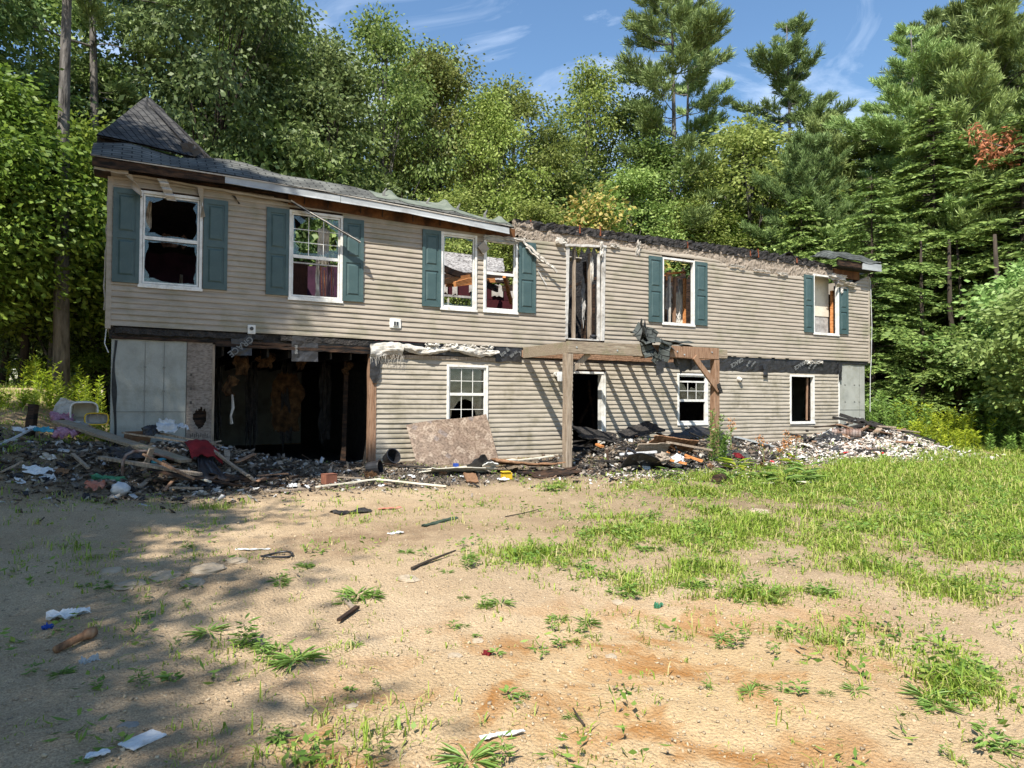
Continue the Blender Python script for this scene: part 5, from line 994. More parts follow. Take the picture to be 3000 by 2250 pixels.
def weed(i, x, y, s=1, label=None, group='small weeds on the sandy yard', m=None):
    o, used = wp[i]
    if used or m:
        o = o.copy(); COL.objects.link(o)
        if m: o.data = o.data.copy(); o.data.materials.clear(); o.data.materials.append(m)
    else: wp[i][1] = True
    if 'group' in o: del o['group']
    o.location = (x, y, Tz(x, y)-.005); s *= .8; o.scale = (s, s, s*random.uniform(.8, 1.2)); o.rotation_euler = (0, 0, random.uniform(0, 6.28)); return tag(o, label or 'small broad leaved weed growing from the sandy yard', 'weed', group)
random.seed(9)
for i, (x, y, s) in enumerate(((4.08, -9.29, 1.5), (4.89, -9.73, 1.5), (2.9, -9.1, 1.3), (3.42, -9.7, 1.6), (3.3, -9.8, 1.2), (2.1, -8.42, 1.6), (2.0, -8.5, 1.2), (1.41, -9.54, 1.7), (1.17, -9.12, 1.7), (1.25, -9.2, 1.3), (2.31, -10.59, 1.1), (1.86, -11.1, 1.6), (2.5, -9.41, 1.1), (.97, -8.81, 1.3), (.56, -9.53, 1.4), (.17, -9.23, 1.2), (1.14, -10.5, 1.1), (3.57, -11.1, 1.1), (3.7, -11.2, .9), (4.3, -11.7, 1.4), (4.04, -10.52, 1.2), (5.35, -8.11, 1.5), (5.07, -8.99, 1.5), (4.5, -8.8, 1.4), (4.2, -8.5, 1.2), (4.75, -9.3, 1.5), (3.3, -8.0, 1.2), (3.4, -7.7, 1.0), (.6, -8.3, 1.0), (1.6, -7.8, 1.0), (.3, -7.5, 1.1), (5.6, -9.9, 1.4), (4.0, -12.1, 1.3), (3.9, -12.3, 1.2), (1.6, -10.1, .9), (.5, -10.6, 1.0), (3.0, -10.0, .9), (1.9, -7.4, .9))):
    weed((0, 1, 2, 4, 5, 1)[i % 6], x, y, s*random.uniform(.55, .95))
    for q in range(2): weed(random.choice((0, 1, 4, 5, 2)), x+random.gauss(0, .13), y+random.gauss(0, .09), s*random.uniform(.35, .8))
for i in range(110):
    a = yaw+R_(random.uniform(-36, 36)); d = random.uniform(2.4, 9); x = .54+d*math.sin(a); y = -14+d*math.cos(a)
    if random.random() < .25+float(dens(np.array([x]), np.array([y]))[0]): weed(random.choice((0, 1, 4, 5)), x, y, random.uniform(.35, .8))
# dock plants by the debris, tall weed on the post, goldenrod clumps
for x, y, s, mm in ((10.37, -4.79, 3.0, None), (10.9, -5.3, 3.2, None), (10.2, -5.5, 3.0, None), (11.3, -5.0, 3.0, None), (11.2, -3.4, 3.2, m_weedy), (13.0, -3.3, 2.6, m_weedy), (11.9, -3.0, 2.2, None), (9.1, -3.9, 2.2, None), (6.3, -4.4, 1.6, None), (9.8, -4.6, 2.4, None)):
    weed(3, x, y, s*.75, 'large leaved dock plant at the foot of the debris' if not mm else 'yellowing dock plant in front of the debris', 'dock plants beside the rubble', mm)
def tall_weed(x, y, h, n, L1, m, name, label, group=None, seed=0, spread=.12, stems=1, flower=None):
    r = np.random.default_rng(seed); root = empty(name, (x, y, Tz(x, y)-.02)); Cs = []; Ds = []; st = MB(); fc = []; fd = []
    for k in range(stems):
        bx, by = r.normal(size=2)*spread; lx, ly = r.normal(size=2)*.1*h; hh = h*(.7+.4*r.random())
        pts = [(bx+lx*t*t, by+ly*t*t, hh*t) for t in (0, .35, .7, 1)]; st.tube(pts, [.008, .007, .005, .002], 4, cap=False)
        q = int(n*hh/h); t = np.linspace(.08, 1, q)+r.normal(size=q)*.01; az = r.random(q)*6.283; c = np.stack([bx+lx*t*t, by+ly*t*t, hh*t], 1); Cs.append(c); Ds.append(unit(np.stack([np.cos(az), np.sin(az), .35+.3*r.random(q)], 1)))
        if flower:
            fq = 40; tt = .86+.16*r.random(fq); fc.append(np.stack([bx+lx*tt*tt, by+ly*tt*tt, hh*tt], 1)+r.normal(size=(fq, 3))*.04); fd.append(unit(r.normal(size=(fq, 3))))
    st.build('stem', m_weedst, root); C = np.concatenate(Cs); q = len(C); V, F = leaf_quads(C, np.concatenate(Ds), L1*(.6+.6*r.random(q)), L1*(.28)*(np.ones(q)), 1.5); np_mesh('leaves', V, F, m, root)
    if flower: C = np.concatenate(fc); V, F = leaf_quads(C, np.concatenate(fd), np.full(len(C), .04), np.full(len(C), .03)); np_mesh('flower', V, F, flower, root)
    return tag(root, label, 'plant', group)
m_weedst = mat('green_stem', [(.1, .16, .04), (.14, .2, .06)], rough=.7); m_seed = island_mat('rusty_seed_heads', G((.3, .12, .04), (.42, .2, .07)), rough=.9); m_gold = island_mat('goldenrod_leaves', G((.28, .36, .03), (.36, .44, .04), (.46, .5, .06)), rough=.5, trans=.4, const=False)
for k in range(3): tall_weed(11.6+.12*k, -2.25-.06*k, 1.12-.25*k, 110, .11, m_weed, 'tall_weed', ('tall leafy weed climbing in front of the right porch post', 'mid height leafy weed beside the tall one at the post', 'shorter leafy weed low against the right post')[k], seed=k, spread=.045, stems=2)
for k, (x, y, h) in enumerate(((12.2, -2.3, 1.0), (14.0, -2.5, .75), (13.85, -2.45, .6), (12.9, -3.0, .5), (12.6, -2.8, .6))):
    tall_weed(x, y, h, 14, .07, m_seed, 'dried_dock', 'rusty brown dried dock stalk standing by the rubble', 'dried rusty stalks among the rubble', seed=20+k, stems=2, spread=.05, flower=m_seed)
random.seed(14)
gps = [(20.6, -.2, 1.5, 0), (20.9, -.9, 1.2, 0), (21.3, .4, 1.5, 0), (21.2, -1.3, 1.0, 1), (21.8, -.7, 1.2, 1), (22.2, -1.5, 1.0, 1), (22.5, .2, 1.3, 1), (22.9, -.9, 1.0, 1), (23.5, -1.8, .9, 0), (23.9, -.2, 1.0, 1), (24.6, -1.4, .8, 0), (20.3, -1.2, .7, 1), (21.5, -2.2, .6, 1), (25.6, -2.6, .8, 0), (22.9, -3.0, .6, 0), (24.3, -3.4, .5, 0), (20.7, .6, 1.7, 0), (25.2, -.6, 1.1, 0), (26.4, -1.6, 1.0, 1), (26.8, -3.2, .8, 0), (28.0, -2.4, 1.1, 0), (27.2, -.8, 1.2, 0), (23.6, -3.8, .7, 1), (25.4, -4.2, .7, 0), (29.5, -3.4, 1.0, 0), (22.0, -3.0, .6, 0), (28.6, -4.4, .8, 0)]
for k, (x, y, h, yel) in enumerate(gps):
    tall_weed(x, y, h, 60, .16, m_gold if yel else m_weed, 'goldenrod', 'yellow green goldenrod clump right of the concrete corner' if yel else 'leafy green goldenrod clump right of the house', 'yellow goldenrod clumps beside the house' if yel else 'green goldenrod clumps beside the house', seed=40+k, stems=9, spread=.28, flower=None)
for k, (x, y, h) in enumerate(((-.5, 3.2, .9), (-.9, 4.2, 1.0), (-.35, 4.8, 1.0), (-1.3, 5.5, 1.0), (-.5, 6.2, 1.2), (-1.6, 7.2, 1.1), (-.9, 7.6, 1.2), (-2.2, 8.2, 1.1), (-.3, 2.0, .6), (-1.5, 3.4, .5))):
    tall_weed(x, y, h*.75, 46, .14, m_weedy, 'goldenrod', 'sunlit yellow green weed clump behind the left corner of the house', 'sunlit weeds left of the house', seed=70+k, stems=8, spread=.25)
order_labels('yellow goldenrod clumps beside the house', 'yellow green goldenrod clump right of the concrete corner, %s of them')
order_labels('green goldenrod clumps beside the house', 'leafy green goldenrod clump right of the house, %s of them')
order_labels('sunlit weeds left of the house', 'sunlit weed clump behind the left corner of the house, %s of them')
order_labels('dried rusty stalks among the rubble', 'rusty brown dried dock stalk standing by the rubble, %s of them')
order_labels('dock plants beside the rubble', 'large leaved dock plant at the foot of the debris, %s of them')
# =================================================================== PEBBLES AND RUBBLE
def scatter_shards(pos, size, seed, m, name, label, kind='stuff', cat='rubble', flat=(.06, .6), elong=(.5, 2.4), tilt=.5):
    """irregular boxy shards: each 8 verts"""
    r = np.random.default_rng(seed); n = len(pos); s = size[:, None]*np.stack([r.uniform(*elong, n), r.uniform(.4, 1.1, n), r.uniform(*flat, n)], 1)
    cube = np.array([[-1, -1, -1], [1, -1, -1], [1, 1, -1], [-1, 1, -1], [-1, -1, 1], [1, -1, 1], [1, 1, 1], [-1, 1, 1]])*.5
    P = cube[None]*s[:, None, :]*(1+r.uniform(-.35, .35, (n, 8, 1)))
    az = r.random(n)*6.283; tx = r.normal(size=n)*tilt; ty = r.normal(size=n)*tilt
    def rot(P, a, i, j):
        c, s_ = np.cos(a)[:, None], np.sin(a)[:, None]; Q = P.copy(); Q[..., i] = P[..., i]*c-P[..., j]*s_; Q[..., j] = P[..., i]*s_+P[..., j]*c; return Q
    P = rot(P, tx, 1, 2); P = rot(P, ty, 0, 2); P = rot(P, az, 0, 1); V = (P+pos[:, None, :]).reshape(-1, 3)
    f = np.array([[0, 3, 2, 1], [4, 5, 6, 7], [0, 1, 5, 4], [1, 2, 6, 5], [2, 3, 7, 6], [3, 0, 4, 7]]); F = (np.arange(n)[:, None, None]*8+f[None]).reshape(-1, 4)
    o = np_mesh(name, V, F, m); tag(o, label, cat, kind=kind); return o
r = np.random.default_rng(5); N1 = 30000; a = yaw+R_(1)*r.uniform(-39, 39, N1); dd = 1.9*np.exp(r.random(N1)*math.log(14/1.9)); x = .54+dd*np.sin(a); y = -14+dd*np.cos(a); k = ~in_house(x, y); x, y, dd = x[k], y[k], dd[k]
sz = (.003+.011*r.random(len(x))**5)*(1+dd*.07); m_peb = island_mat('pebbles', G((.34, .26, .17), (.38, .3, .2), (.42, .34, .23), (.3, .24, .17), (.45, .37, .26), (.25, .2, .14)), rough=.95)
scatter_shards(np.stack([x, y, T(x, y, True)+sz*.1], 1), sz, 6, m_peb, 'pebbles', 'small pebbles and grit over the sandy yard', cat='pebbles', flat=(.4, .9), elong=(.6, 1.3))
PAL_L = G((.03, .026, .024), (.06, .05, .04), (.14, .11, .085), (.22, .17, .12), (.09, .07, .055), (.4, .4, .4), (.03, .03, .035), (.18, .15, .12), (.12, .09, .07), (.3, .27, .23), (.05, .04, .035))
PAL_M = G((.02, .018, .017), (.05, .045, .04), (.12, .09, .07), (.2, .175, .15), (.42, .4, .36), (.03, .028, .026), (.13, .09, .06), (.26, .22, .18), (.04, .035, .03), (.08, .07, .06), (.15, .13, .11), (.025, .022, .02))
PAL_R = G((.62, .58, .52), (.5, .46, .42), (.025, .022, .02), (.36, .31, .27), (.68, .65, .62), (.12, .1, .09), (.3, .2, .14), (.55, .5, .43), (.04, .035, .032), (.45, .4, .36), (.6, .57, .55))
m_rl = island_mat('rubble_dark', PAL_L, rough=.9); m_rm = island_mat('rubble_mixed', PAL_M, rough=.9); m_rr = island_mat('rubble_plaster', PAL_R, rough=.95)
def pile(cx, cy, rx, ry, n, s0, s1, m, seed, label, lift=.03, ymax=-.04):
    r = np.random.default_rng(seed); x = cx+r.normal(size=n)*rx*.55; y = cy+r.normal(size=n)*ry*.55; k = (y < ymax) | (x < -.1) | (x > 20.1); x, y = x[k], y[k]; s = s0+(s1-s0)*r.random(len(x))**5
    return scatter_shards(np.stack([x, y, T(x, y)+lift*r.random(len(x))+s*.1], 1), s, seed+1, m, 'rubble', label, tilt=.45)
pile(.9, -1.5, 2.6, 1.6, 9000, .008, .085, m_rl, 1, 'dark mixed rubble heaped below the left concrete wall')
pile(3.6, -2.2, 2.8, 1.1, 4500, .006, .05, m_rm, 2, 'burnt scraps strewn in front of the garage opening', ymax=9)
pile(5.4, -2.6, 1.7, .8, 1100, .006, .04, m_rm, 3, 'grey ash and grit below the leaning board')
pile(10.2, -2.0, 2.6, 1.6, 10000, .008, .08, m_rm, 4, 'charred and broken rubble heaped before the lower door')
pile(9.4, -3.7, 2.4, .8, 1600, .008, .05, m_rr, 14, 'pale gravelly crumbs in front of the doorway rubble')
pile(12.8, -1.8, 1.5, 1.0, 1600, .01, .12, m_rm, 5, 'black charred fragments on the low heap by the right post')
pile(14.9, -2.1, 1.7, 1.0, 3200, .01, .07, m_rr, 6, 'plaster crumbs under the right hand window')
pile(17.5, -2.3, 2.0, 1.2, 10000, .01, .09, m_rr, 7, 'white and grey plaster rubble heaped at the right corner')
pile(19.2, -1.6, 1.3, 1.1, 3000, .01, .08, m_rr, 8, 'pale rubble spilling past the concrete corner')
pile(-.7, -.6, 1.5, 1.5, 1300, .008, .05, m_rl, 9, 'soil and litter scattered on the left slope')
# =================================================================== INDIVIDUAL DEBRIS
def item(mb, name, m, label, cat, group=None, smooth=False, bevel=0):
    # origin at the middle of the thing's base
    A = np.array([tuple(p) for p in mb.v]); c = (A.min(0)+A.max(0))/2; c[2] = A[:, 2].min(); mb.v = [tuple(p) for p in (A-c)]
    o = mb.build(name, m, smooth=smooth, bevel=bevel); o.location = c; return tag(o, label, cat, group)
def S_(cx, cy, cz, sx, sy, rx, ry, rz, amp, seed, nu=12, nv=10, th=.006, edge=.12, bend=0):
    Mr = Matrix.Rotation(rz, 3, 'Z') @ Matrix.Rotation(ry, 3, 'Y') @ Matrix.Rotation(rx, 3, 'X'); mb = MB()
    def fn(u, v):
        x = (u-.5)*sx*(1+edge*nzv(Vector((v*5, seed, 1.3)))); y = (v-.5)*sy*(1+edge*nzv(Vector((u*5, seed, 2.3))))
        z = amp*nzv(Vector((u*3.2, v*3.2, seed)))+amp*.6*nzv(Vector((u*8, v*8, seed)))+bend*(u-.5)**2*4; return Mr @ Vector((x, y, z))+Vector((cx, cy, cz))
    mb.sheet(fn, nu, nv, th); return mb
def clump(cx, cy, cz, r, amp, seed, fl=.6, n=14):
    mb = MB(); vs = []; fs = []
    for j in range(n+1):
        for i in range(n):
            a = 2*math.pi*i/n; b = math.pi*j/n-math.pi/2; d = Vector((math.cos(a)*math.cos(b), math.sin(a)*math.cos(b), math.sin(b))); rr = r*(1+amp*nzv(d*2.2+Vector((seed, 0, 0)))+amp*.7*nzv(d*6+Vector((seed, 3, 0)))); vs.append((cx+d.x*rr, cy+d.y*rr, cz+d.z*rr*fl))
    for j in range(n):
        for i in range(n): fs.append((j*n+i, j*n+(i+1) % n, (j+1)*n+(i+1) % n, (j+1)*n+i))
    mb.add(vs, fs); return mb
def CM(name, *cols, **k): return mat(name, [tuple(c) for c in cols], **k)
m_redc = CM('red_cloth', (.1, .007, .01), (.19, .015, .02), scale=5, rough=.9); m_pinkc = CM('pink_cloth', (.22, .08, .13), (.45, .27, .34), scale=14, rough=.9, stretch=(1, 3, 1)); m_bluec = CM('blue_cloth', (.03, .2, .28), (.08, .35, .45), scale=6, rough=.8)
m_card = CM('brown_cardboard', (.14, .075, .04), (.26, .15, .085), scale=4, rough=.9); m_yel = CM('yellow_plastic', (.5, .32, .02), (.62, .42, .03), rough=.5); m_crate = CM('teal_plastic', (.06, .11, .12), (.1, .16, .17), rough=.5); m_greenp = CM('green_plastic', (.03, .14, .08), (.06, .22, .12), rough=.5)
m_rust = CM('rusty_steel', (.12, .05, .025), (.28, .24, .22), scale=6, rough=.6, metal=.3); m_orc = CM('orange_cloth', (.35, .1, .06), (.5, .25, .18), scale=8, rough=.9); m_trimw = CM('cream_trim', (.5, .46, .36), (.68, .64, .54), scale=5, rough=.8); m_brick = CM('brick_red', (.15, .06, .04), (.26, .11, .07), scale=9, rough=.95)
m_bag = CM('dirty_white_bag', (.34, .36, .38), (.62, .64, .66), scale=5, rough=.5, dirt=(.2, .19, .17), dscale=4); m_osb2 = CM('burnt_orange_board', (.09, .05, .03), (.24, .13, .07), (.36, .22, .13), scale=6, rough=.95, stretch=(3, 1, 1))
def board(p, q, w_, t, m, name, label, cat='board', group=None, seg=4, jit=.004, upv=(0, 0, 1)):
    mb = MB(); mb.beam(p, q, w_, t, seg, jit, upv); return item(mb, name, m, label, cat, group)
random.seed(33)
board((-.62, -.05, .78), (1.2, -1.88, .2), .26, .045, m_woodh, 'long_plank', 'long weathered plank sloping across the rubble in front of the left concrete wall', seg=8)
board((.05, -1.9, .3), (1.35, -2.6, .06), .16, .04, m_wood, 'grey_board', 'grey board lying below the long plank in the left heap')
board((.75, -2.25, .14), (1.3, -2.75, .0), .3, .02, m_charb, 'splintered_board', 'splintered brown board end under the bent pipe')
board((.6, -2.2, .35), (1.25, -2.9, .03), .035, .03, m_woodr, 'wood_lath', 'thin reddish lath leaning over the grey board', 'stick')
board((-.33, -1.55, .34), (-.1, -2.05, .16), .045, .03, m_wood, 'wood_stick', 'short pale stick on the left slope beside the heap', 'stick')
board((.7, -.75, .62), (1.75, -1.4, .4), .03, .03, m_wood, 'wood_lath', 'thin lath above the red cloth reaching to the garage jamb', 'stick')
board((1.5, -1.5, .42), (2.15, -2.45, -.1), .05, .03, m_wood, 'wood_lath', 'pale lath running down from the red cloth to the ground', 'stick')
board((1.55, -1.3, .2), (1.85, -1.7, .02), .04, .03, m_wood, 'wood_lath', 'short lath behind the red cloth by the garage opening', 'stick')
board((.3, -.95, .62), (1.3, -1.35, .45), .03, .025, m_wood, 'wood_lath', 'thin lath lying across the top of the left heap', 'stick')
board((-.75, -.35, .66), (-.2, -.1, .7), .12, .025, m_woodr, 'broken_board', 'short broken board at the upper end of the long plank')
board((2.0, -1.1, -.02), (2.6, -1.0, .04), .1, .1, m_wood, 'wood_block', 'grey timber offcut at the garage threshold', 'timber')
board((2.3, -2.2, -.1), (3.4, -1.9, -.08), .12, .03, m_charb, 'burnt_board', 'dark burnt board flat in front of the garage opening')
board((.62, -1.95, .12), (.72, -2.05, .42), .1, .02, m_wood, 'short_batten', 'short grey slat standing up below the long plank')
mb = MB(); mb.tube([(.34, -2.15, .02), (.34, -2.15, .25), (.38, -2.13, .34), (.48, -2.08, .39), (.62, -2.0, .38), (.85, -1.92, .3), (1.05, -1.86, .22)], .022, 8); item(mb, 'bent_pipe', m_rust, 'bent rusty metal pipe arching out of the left heap', 'pipe', smooth=True)
mb = MB(); mb.sheet(lambda u, v: (1.18+.46*u+.1*v, -1.42-.38*v+.02*math.sin(u*9), .47+.06*math.sin(u*3.14)-.05*u-.24*v*v+.045*nzv(Vector((u*5, v*4, 1)))-.1*max(0, u-.7)*2), 18, 14, .01); item(mb, 'red_cloth', m_redc, 'crumpled dark red cloth draped on the left heap', 'cloth', smooth=True)
mb = MB(); mb.sheet(lambda u, v: (1.45+.12*v+(u-.5)*(.16+.3*v), -1.62-1.0*v, .27-.4*v+.05*nzv(Vector((u*7, v*2.5, 3)))+.03*nzv(Vector((u*19, v*5, 3)))), 22, 18, .01)
item(mb, 'black_bag', m_black, 'stretched black plastic bag below the red cloth', 'plastic bag', smooth=True)
# open cardboard box
def openbox(c, sx, sy, sz, rz, m, name, label, rx=0, t=.008, cat='box'):
    Mr = Matrix.Translation(c) @ Matrix.Rotation(rz, 4, 'Z') @ Matrix.Rotation(rx, 4, 'X'); mb = MB()
    for a in ((-sx/2, sx/2, -sy/2, sy/2, 0, t), (-sx/2, sx/2, -sy/2, -sy/2+t, t, sz), (-sx/2, sx/2, sy/2-t, sy/2, t, sz), (-sx/2, -sx/2+t, -sy/2+t, sy/2-t, t, sz), (sx/2-t, sx/2, -sy/2+t, sy/2-t, t, sz)): mb.box(*a)
    mb.v = [tuple(Mr @ Vector(p)) for p in mb.v]; return item(mb, name, m, label, cat, bevel=.003)
openbox((.5, -.35, .38), .32, .26, .2, .5, m_card, 'cardboard_box', 'crushed brown cardboard box against the left concrete wall', rx=.35)
openbox((2.0, .35, -.12), .38, .3, .2, .3, m_crate, 'plastic_crate', 'teal plastic tray tipped up just inside the garage jamb', rx=1.1)
def bin_(c, wd, ht, dp, m, rim, name, label, rz):
    root = empty(name, c, rz); mb = MB(); n = 20
    def ring(s, y):
        out_ = []
        for k in range(n):
            a = 2*math.pi*k/n; e = .5; cx_ = abs(math.cos(a))**e*math.copysign(1, math.cos(a)); cz_ = abs(math.sin(a))**e*math.copysign(1, math.sin(a)); out_.append((cx_*wd/2*s, y, ht/2+cz_*ht/2*s))
        return out_
    r0 = ring(1, -dp/2); r1 = ring(.86, dp/2); ri = ring(.94, -dp/2+.001); rj = ring(.8, dp/2-.02); vs = r0+r1+ri+rj; f = [(k, (k+1) % n, n+(k+1) % n, n+k) for k in range(n)]+[(2*n+(k+1) % n, 2*n+k, 3*n+k, 3*n+(k+1) % n) for k in range(n)]+[(k+n*2, (k+1) % n+n*2, (k+1) % n, k) for k in range(n)]+[tuple(range(n, 2*n))[::-1], tuple(range(3*n, 4*n))]
    mb.add(vs, f); mb.build('tub', m, root, smooth=False)
    mb = MB(); pts = ring(1.03, -dp/2-.005); mb.tube(pts+[pts[0]], .014, 6, cap=False); mb.build('rim', rim, root, smooth=True); return tag(root, label, 'bin')
b1 = bin_((-.32, .55, .78), .4, .34, .42, m_trimw, m_white, 'storage_bin', 'white plastic bin lying on its side with its mouth open', .08); b1.rotation_euler[0] = .12
b2 = bin_((-.1, .2, .72), .34, .19, .3, m_bag, m_yel, 'storage_bin', 'smaller white bin with a yellow rim beside the house corner', .0)
pile(-.32, .2, .35, .3, 260, .01, .05, m_rl, 31, 'dark litter spilling out of the two bins', lift=.16, ymax=1)
item(clump(-.33, .02, .66, .16, .3, 3), 'grey_stone', m_rock, 'rounded grey stone between the pink cloth and the yellow rimmed bin', 'stone')
item(S_(-.62, .3, .85, .32, .26, .5, .1, .2, .09, 4, th=.01, edge=.4), 'pink_cloth', m_pinkc, 'upper bundle of pink patterned cloth beside the white bin', 'cloth', smooth=True)
item(S_(-.5, -.5, .62, .34, .24, .5, .1, -.3, .09, 6, th=.01, edge=.4), 'pink_cloth', m_pinkc, 'lower bundle of pink cloth beside the long plank', 'cloth', smooth=True)
item(S_(-.8, -.4, .66, .34, .12, .3, .2, -.4, .06, 8, th=.01, edge=.5), 'blue_cloth', m_bluec, 'turquoise scrap of cloth on the left slope', 'cloth', smooth=True)
item(S_(-.6, .85, 1.0, .36, .3, 1.1, .3, -.3, .03, 9, th=.02), 'siding_scrap', m_dry, 'grey scrap of siding propped behind the white bin', 'scrap')
board((-1.12, .6, .5), (-1.07, .7, 1.05), .12, .12, m_charb, 'tree_stump', 'dark charred stump standing in the grass at the far left', 'stump')
board((-1.32, -1.02, .45), (-1.0, -.2, .66), .03, .03, m_bag, 'plastic_pipe', 'white plastic pipe lying at the left edge', 'pipe')
for i, (x, y, z, sx, sy, rz, l) in enumerate(((-1.16, -.15, .66, .2, .12, .3, 'white scrap at the left edge above the plastic pipe'), (-.98, -.15, .68, .16, .1, -.3, 'second white scrap to the right at the left edge'), (-.7, -2.1, .16, .32, .2, .2, 'torn sheet of pale paper on the left slope'), (-.45, -2.0, .13, .2, .14, -.5, 'tan flake beside the torn pale paper'))):
    item(S_(x, y, z, sx, sy, .5, .2, rz, .03, 12+i, edge=.5), 'paper_scrap', m_papr if i < 3 else m_card, l, 'paper')
item(S_(.95, -.95, .72, .28, .24, .9, .1, .1, .07, 31, edge=.4), 'white_plastic_bag', m_bag, 'crumpled white plastic bag on top of the left heap', 'plastic bag', smooth=True)
item(S_(1.2, -.85, .7, .2, .16, .5, .1, .5, .07, 32, edge=.4), 'white_plastic_bag', m_bag, 'small white plastic bag right of the larger one on the heap', 'plastic bag', smooth=True)
item(S_(.75, -.85, .65, .3, .22, .6, -.3, .1, .09, 34, edge=.4), 'dark_cloth', m_felt, 'dark bundled cloth left of the white bag on the heap', 'cloth', smooth=True)
item(S_(.16, -2.5, .06, .4, .1, .2, .1, -.3, .05, 35, edge=.5), 'green_plastic', m_greenp, 'green plastic sheet scrap at the foot of the left heap', 'plastic sheet')
item(S_(.02, -2.65, -.02, .22, .2, .4, .1, .1, .06, 36, edge=.5), 'orange_cloth', m_orc, 'orange and white rag at the foot of the left heap', 'cloth', smooth=True)
item(clump(.33, -2.82, -.08, .12, .2, 9, .8), 'clear_bag', m_bag, 'greyish plastic bag half buried below the bent pipe', 'plastic bag', smooth=True)
item(S_(1.0, -1.75, .14, .22, .16, .2, 0, .4, .01, 37, edge=.1), 'white_board', m_papr, 'white square card next to the end of the long plank', 'card')
board((.75, -1.85, .2), (.9, -1.7, .24), .1, .03, m_bluec, 'blue_block', 'bright blue scrap under the long plank', 'scrap')
board((1.0, -2.2, .1), (1.5, -2.6, -.06), .04, .02, m_trimw, 'white_trim', 'thin white trim piece lying in the left heap', 'trim')
# many small scraps: paper, cloth and foil as single objects
def scraps(n, cx, cy, rx, ry, mats, name, label, cat, group, seed, s0=.04, s1=.14, lift=.03, ymax=-.05):
    r = random.Random(seed); protos_ = []
    for k in range(4): mb = S_(0, 0, 0, 1, .7, .15*k, .1, 0, .16, seed+k, 7, 6, .02, .6); protos_.append(mb)
    base = {}
    for i in range(n):
        for _ in range(20):
            x = cx+r.gauss(0, .55)*rx; y = cy+r.gauss(0, .55)*ry
            if y < ymax or x > 20.2 or x < -.15: break
        k = r.randrange(4); m = r.choice(mats); key = (k, m.name)
        if key not in base: o = protos_[k].build(name, m); base[key] = o
        else: o = base[key].copy(); COL.objects.link(o)
        s = r.uniform(s0, s1) if r.random() < .8 else s1*1.3
        o.location = (x, y, Tz(x, y)+lift*r.random()+s*.12); o.scale = (s, s*r.uniform(.5, 1.2), s); o.rotation_euler = (r.gauss(0, .35), r.gauss(0, .35), r.uniform(0, 6.3)); tag(o, label, cat, group)
scraps(70, 1.3, -2.0, 2.0, 1.1, [m_papr, m_bag, m_bag, m_greyd, m_felt], 'paper_scrap', 'small crumpled pale or grey scrap on the left heap', 'scrap', 'crumpled scraps on the left heap', 51)
scraps(45, 3.4, -2.4, 1.8, .7, [m_papr, m_bag, m_card, m_greyd], 'paper_scrap', 'small crumpled scrap on the ground before the garage', 'scrap', 'crumpled scraps before the garage', 61, .04, .11)
scraps(45, 10.0, -2.1, 2.2, 1.2, [m_papr, m_card, m_felt, m_insul, m_foam, m_greyd], 'burnt_scrap', 'small burnt or torn scrap in the doorway rubble', 'scrap', 'burnt scraps before the door', 71, .05, .2)
scraps(60, 17.3, -2.0, 2.4, 1.1, [m_papr, m_dry, m_cream, m_felt, m_greyd, m_trimw], 'plaster_scrap', 'small piece of torn plasterboard on the right heap', 'plaster', 'plaster scraps on the right heap', 81, .06, .22)
def stick_set(n, cx, cy, rx, ry, mats, name, label, group, seed, l0=.2, l1=.8, th=.03, lift=.1, ymax=-.1):
    r = random.Random(seed)
    for i in range(n):
        for _ in range(20):
            x = cx+r.gauss(0, .55)*rx; y = cy+r.gauss(0, .55)*ry
            if y < ymax: break
        L1 = r.uniform(l0, l1); a = r.uniform(0, 6.3); p = Vector((x-math.cos(a)*L1/2, y-math.sin(a)*L1/2*.7, 0)); q = Vector((x+math.cos(a)*L1/2, y+math.sin(a)*L1/2*.7, 0)); p.y = min(p.y, -.06); q.y = min(q.y, -.06)
        p.z = Tz(p.x, p.y)+.02+lift*r.random(); q.z = Tz(q.x, q.y)+.02+lift*r.random()
        mb = MB(); mb.beam(p, q, th*r.uniform(.7, 3), th*r.uniform(.4, .9), 3, .004); item(mb, name, r.choice(mats), label, 'stick', group)
stick_set(26, 1.5, -1.9, 2.0, 1.0, [m_wood, m_charb, m_woodr, m_charb], 'broken_stick', 'thin broken stick lying in the left heap', 'broken sticks in the left heap', 91, lift=.16)
stick_set(16, 3.6, -2.1, 1.8, .8, [m_wood, m_charb, m_char], 'broken_stick', 'burnt stick on the ground before the garage', 'burnt sticks before the garage', 92, lift=.05)
stick_set(34, 10.2, -1.7, 1.8, 1.0, [m_char, m_charb, m_char, m_orange, m_wood], 'burnt_stick', 'charred timber piece in the doorway heap', 'charred timbers in the doorway heap', 93, .25, 1.0, .045, .25)
stick_set(30, 17.6, -1.4, 1.9, .9, [m_char, m_charb, m_char, m_woodr, m_wood], 'burnt_stick', 'charred timber piece in the right heap', 'charred timbers in the right heap', 94, .25, 1.1, .05, .25)
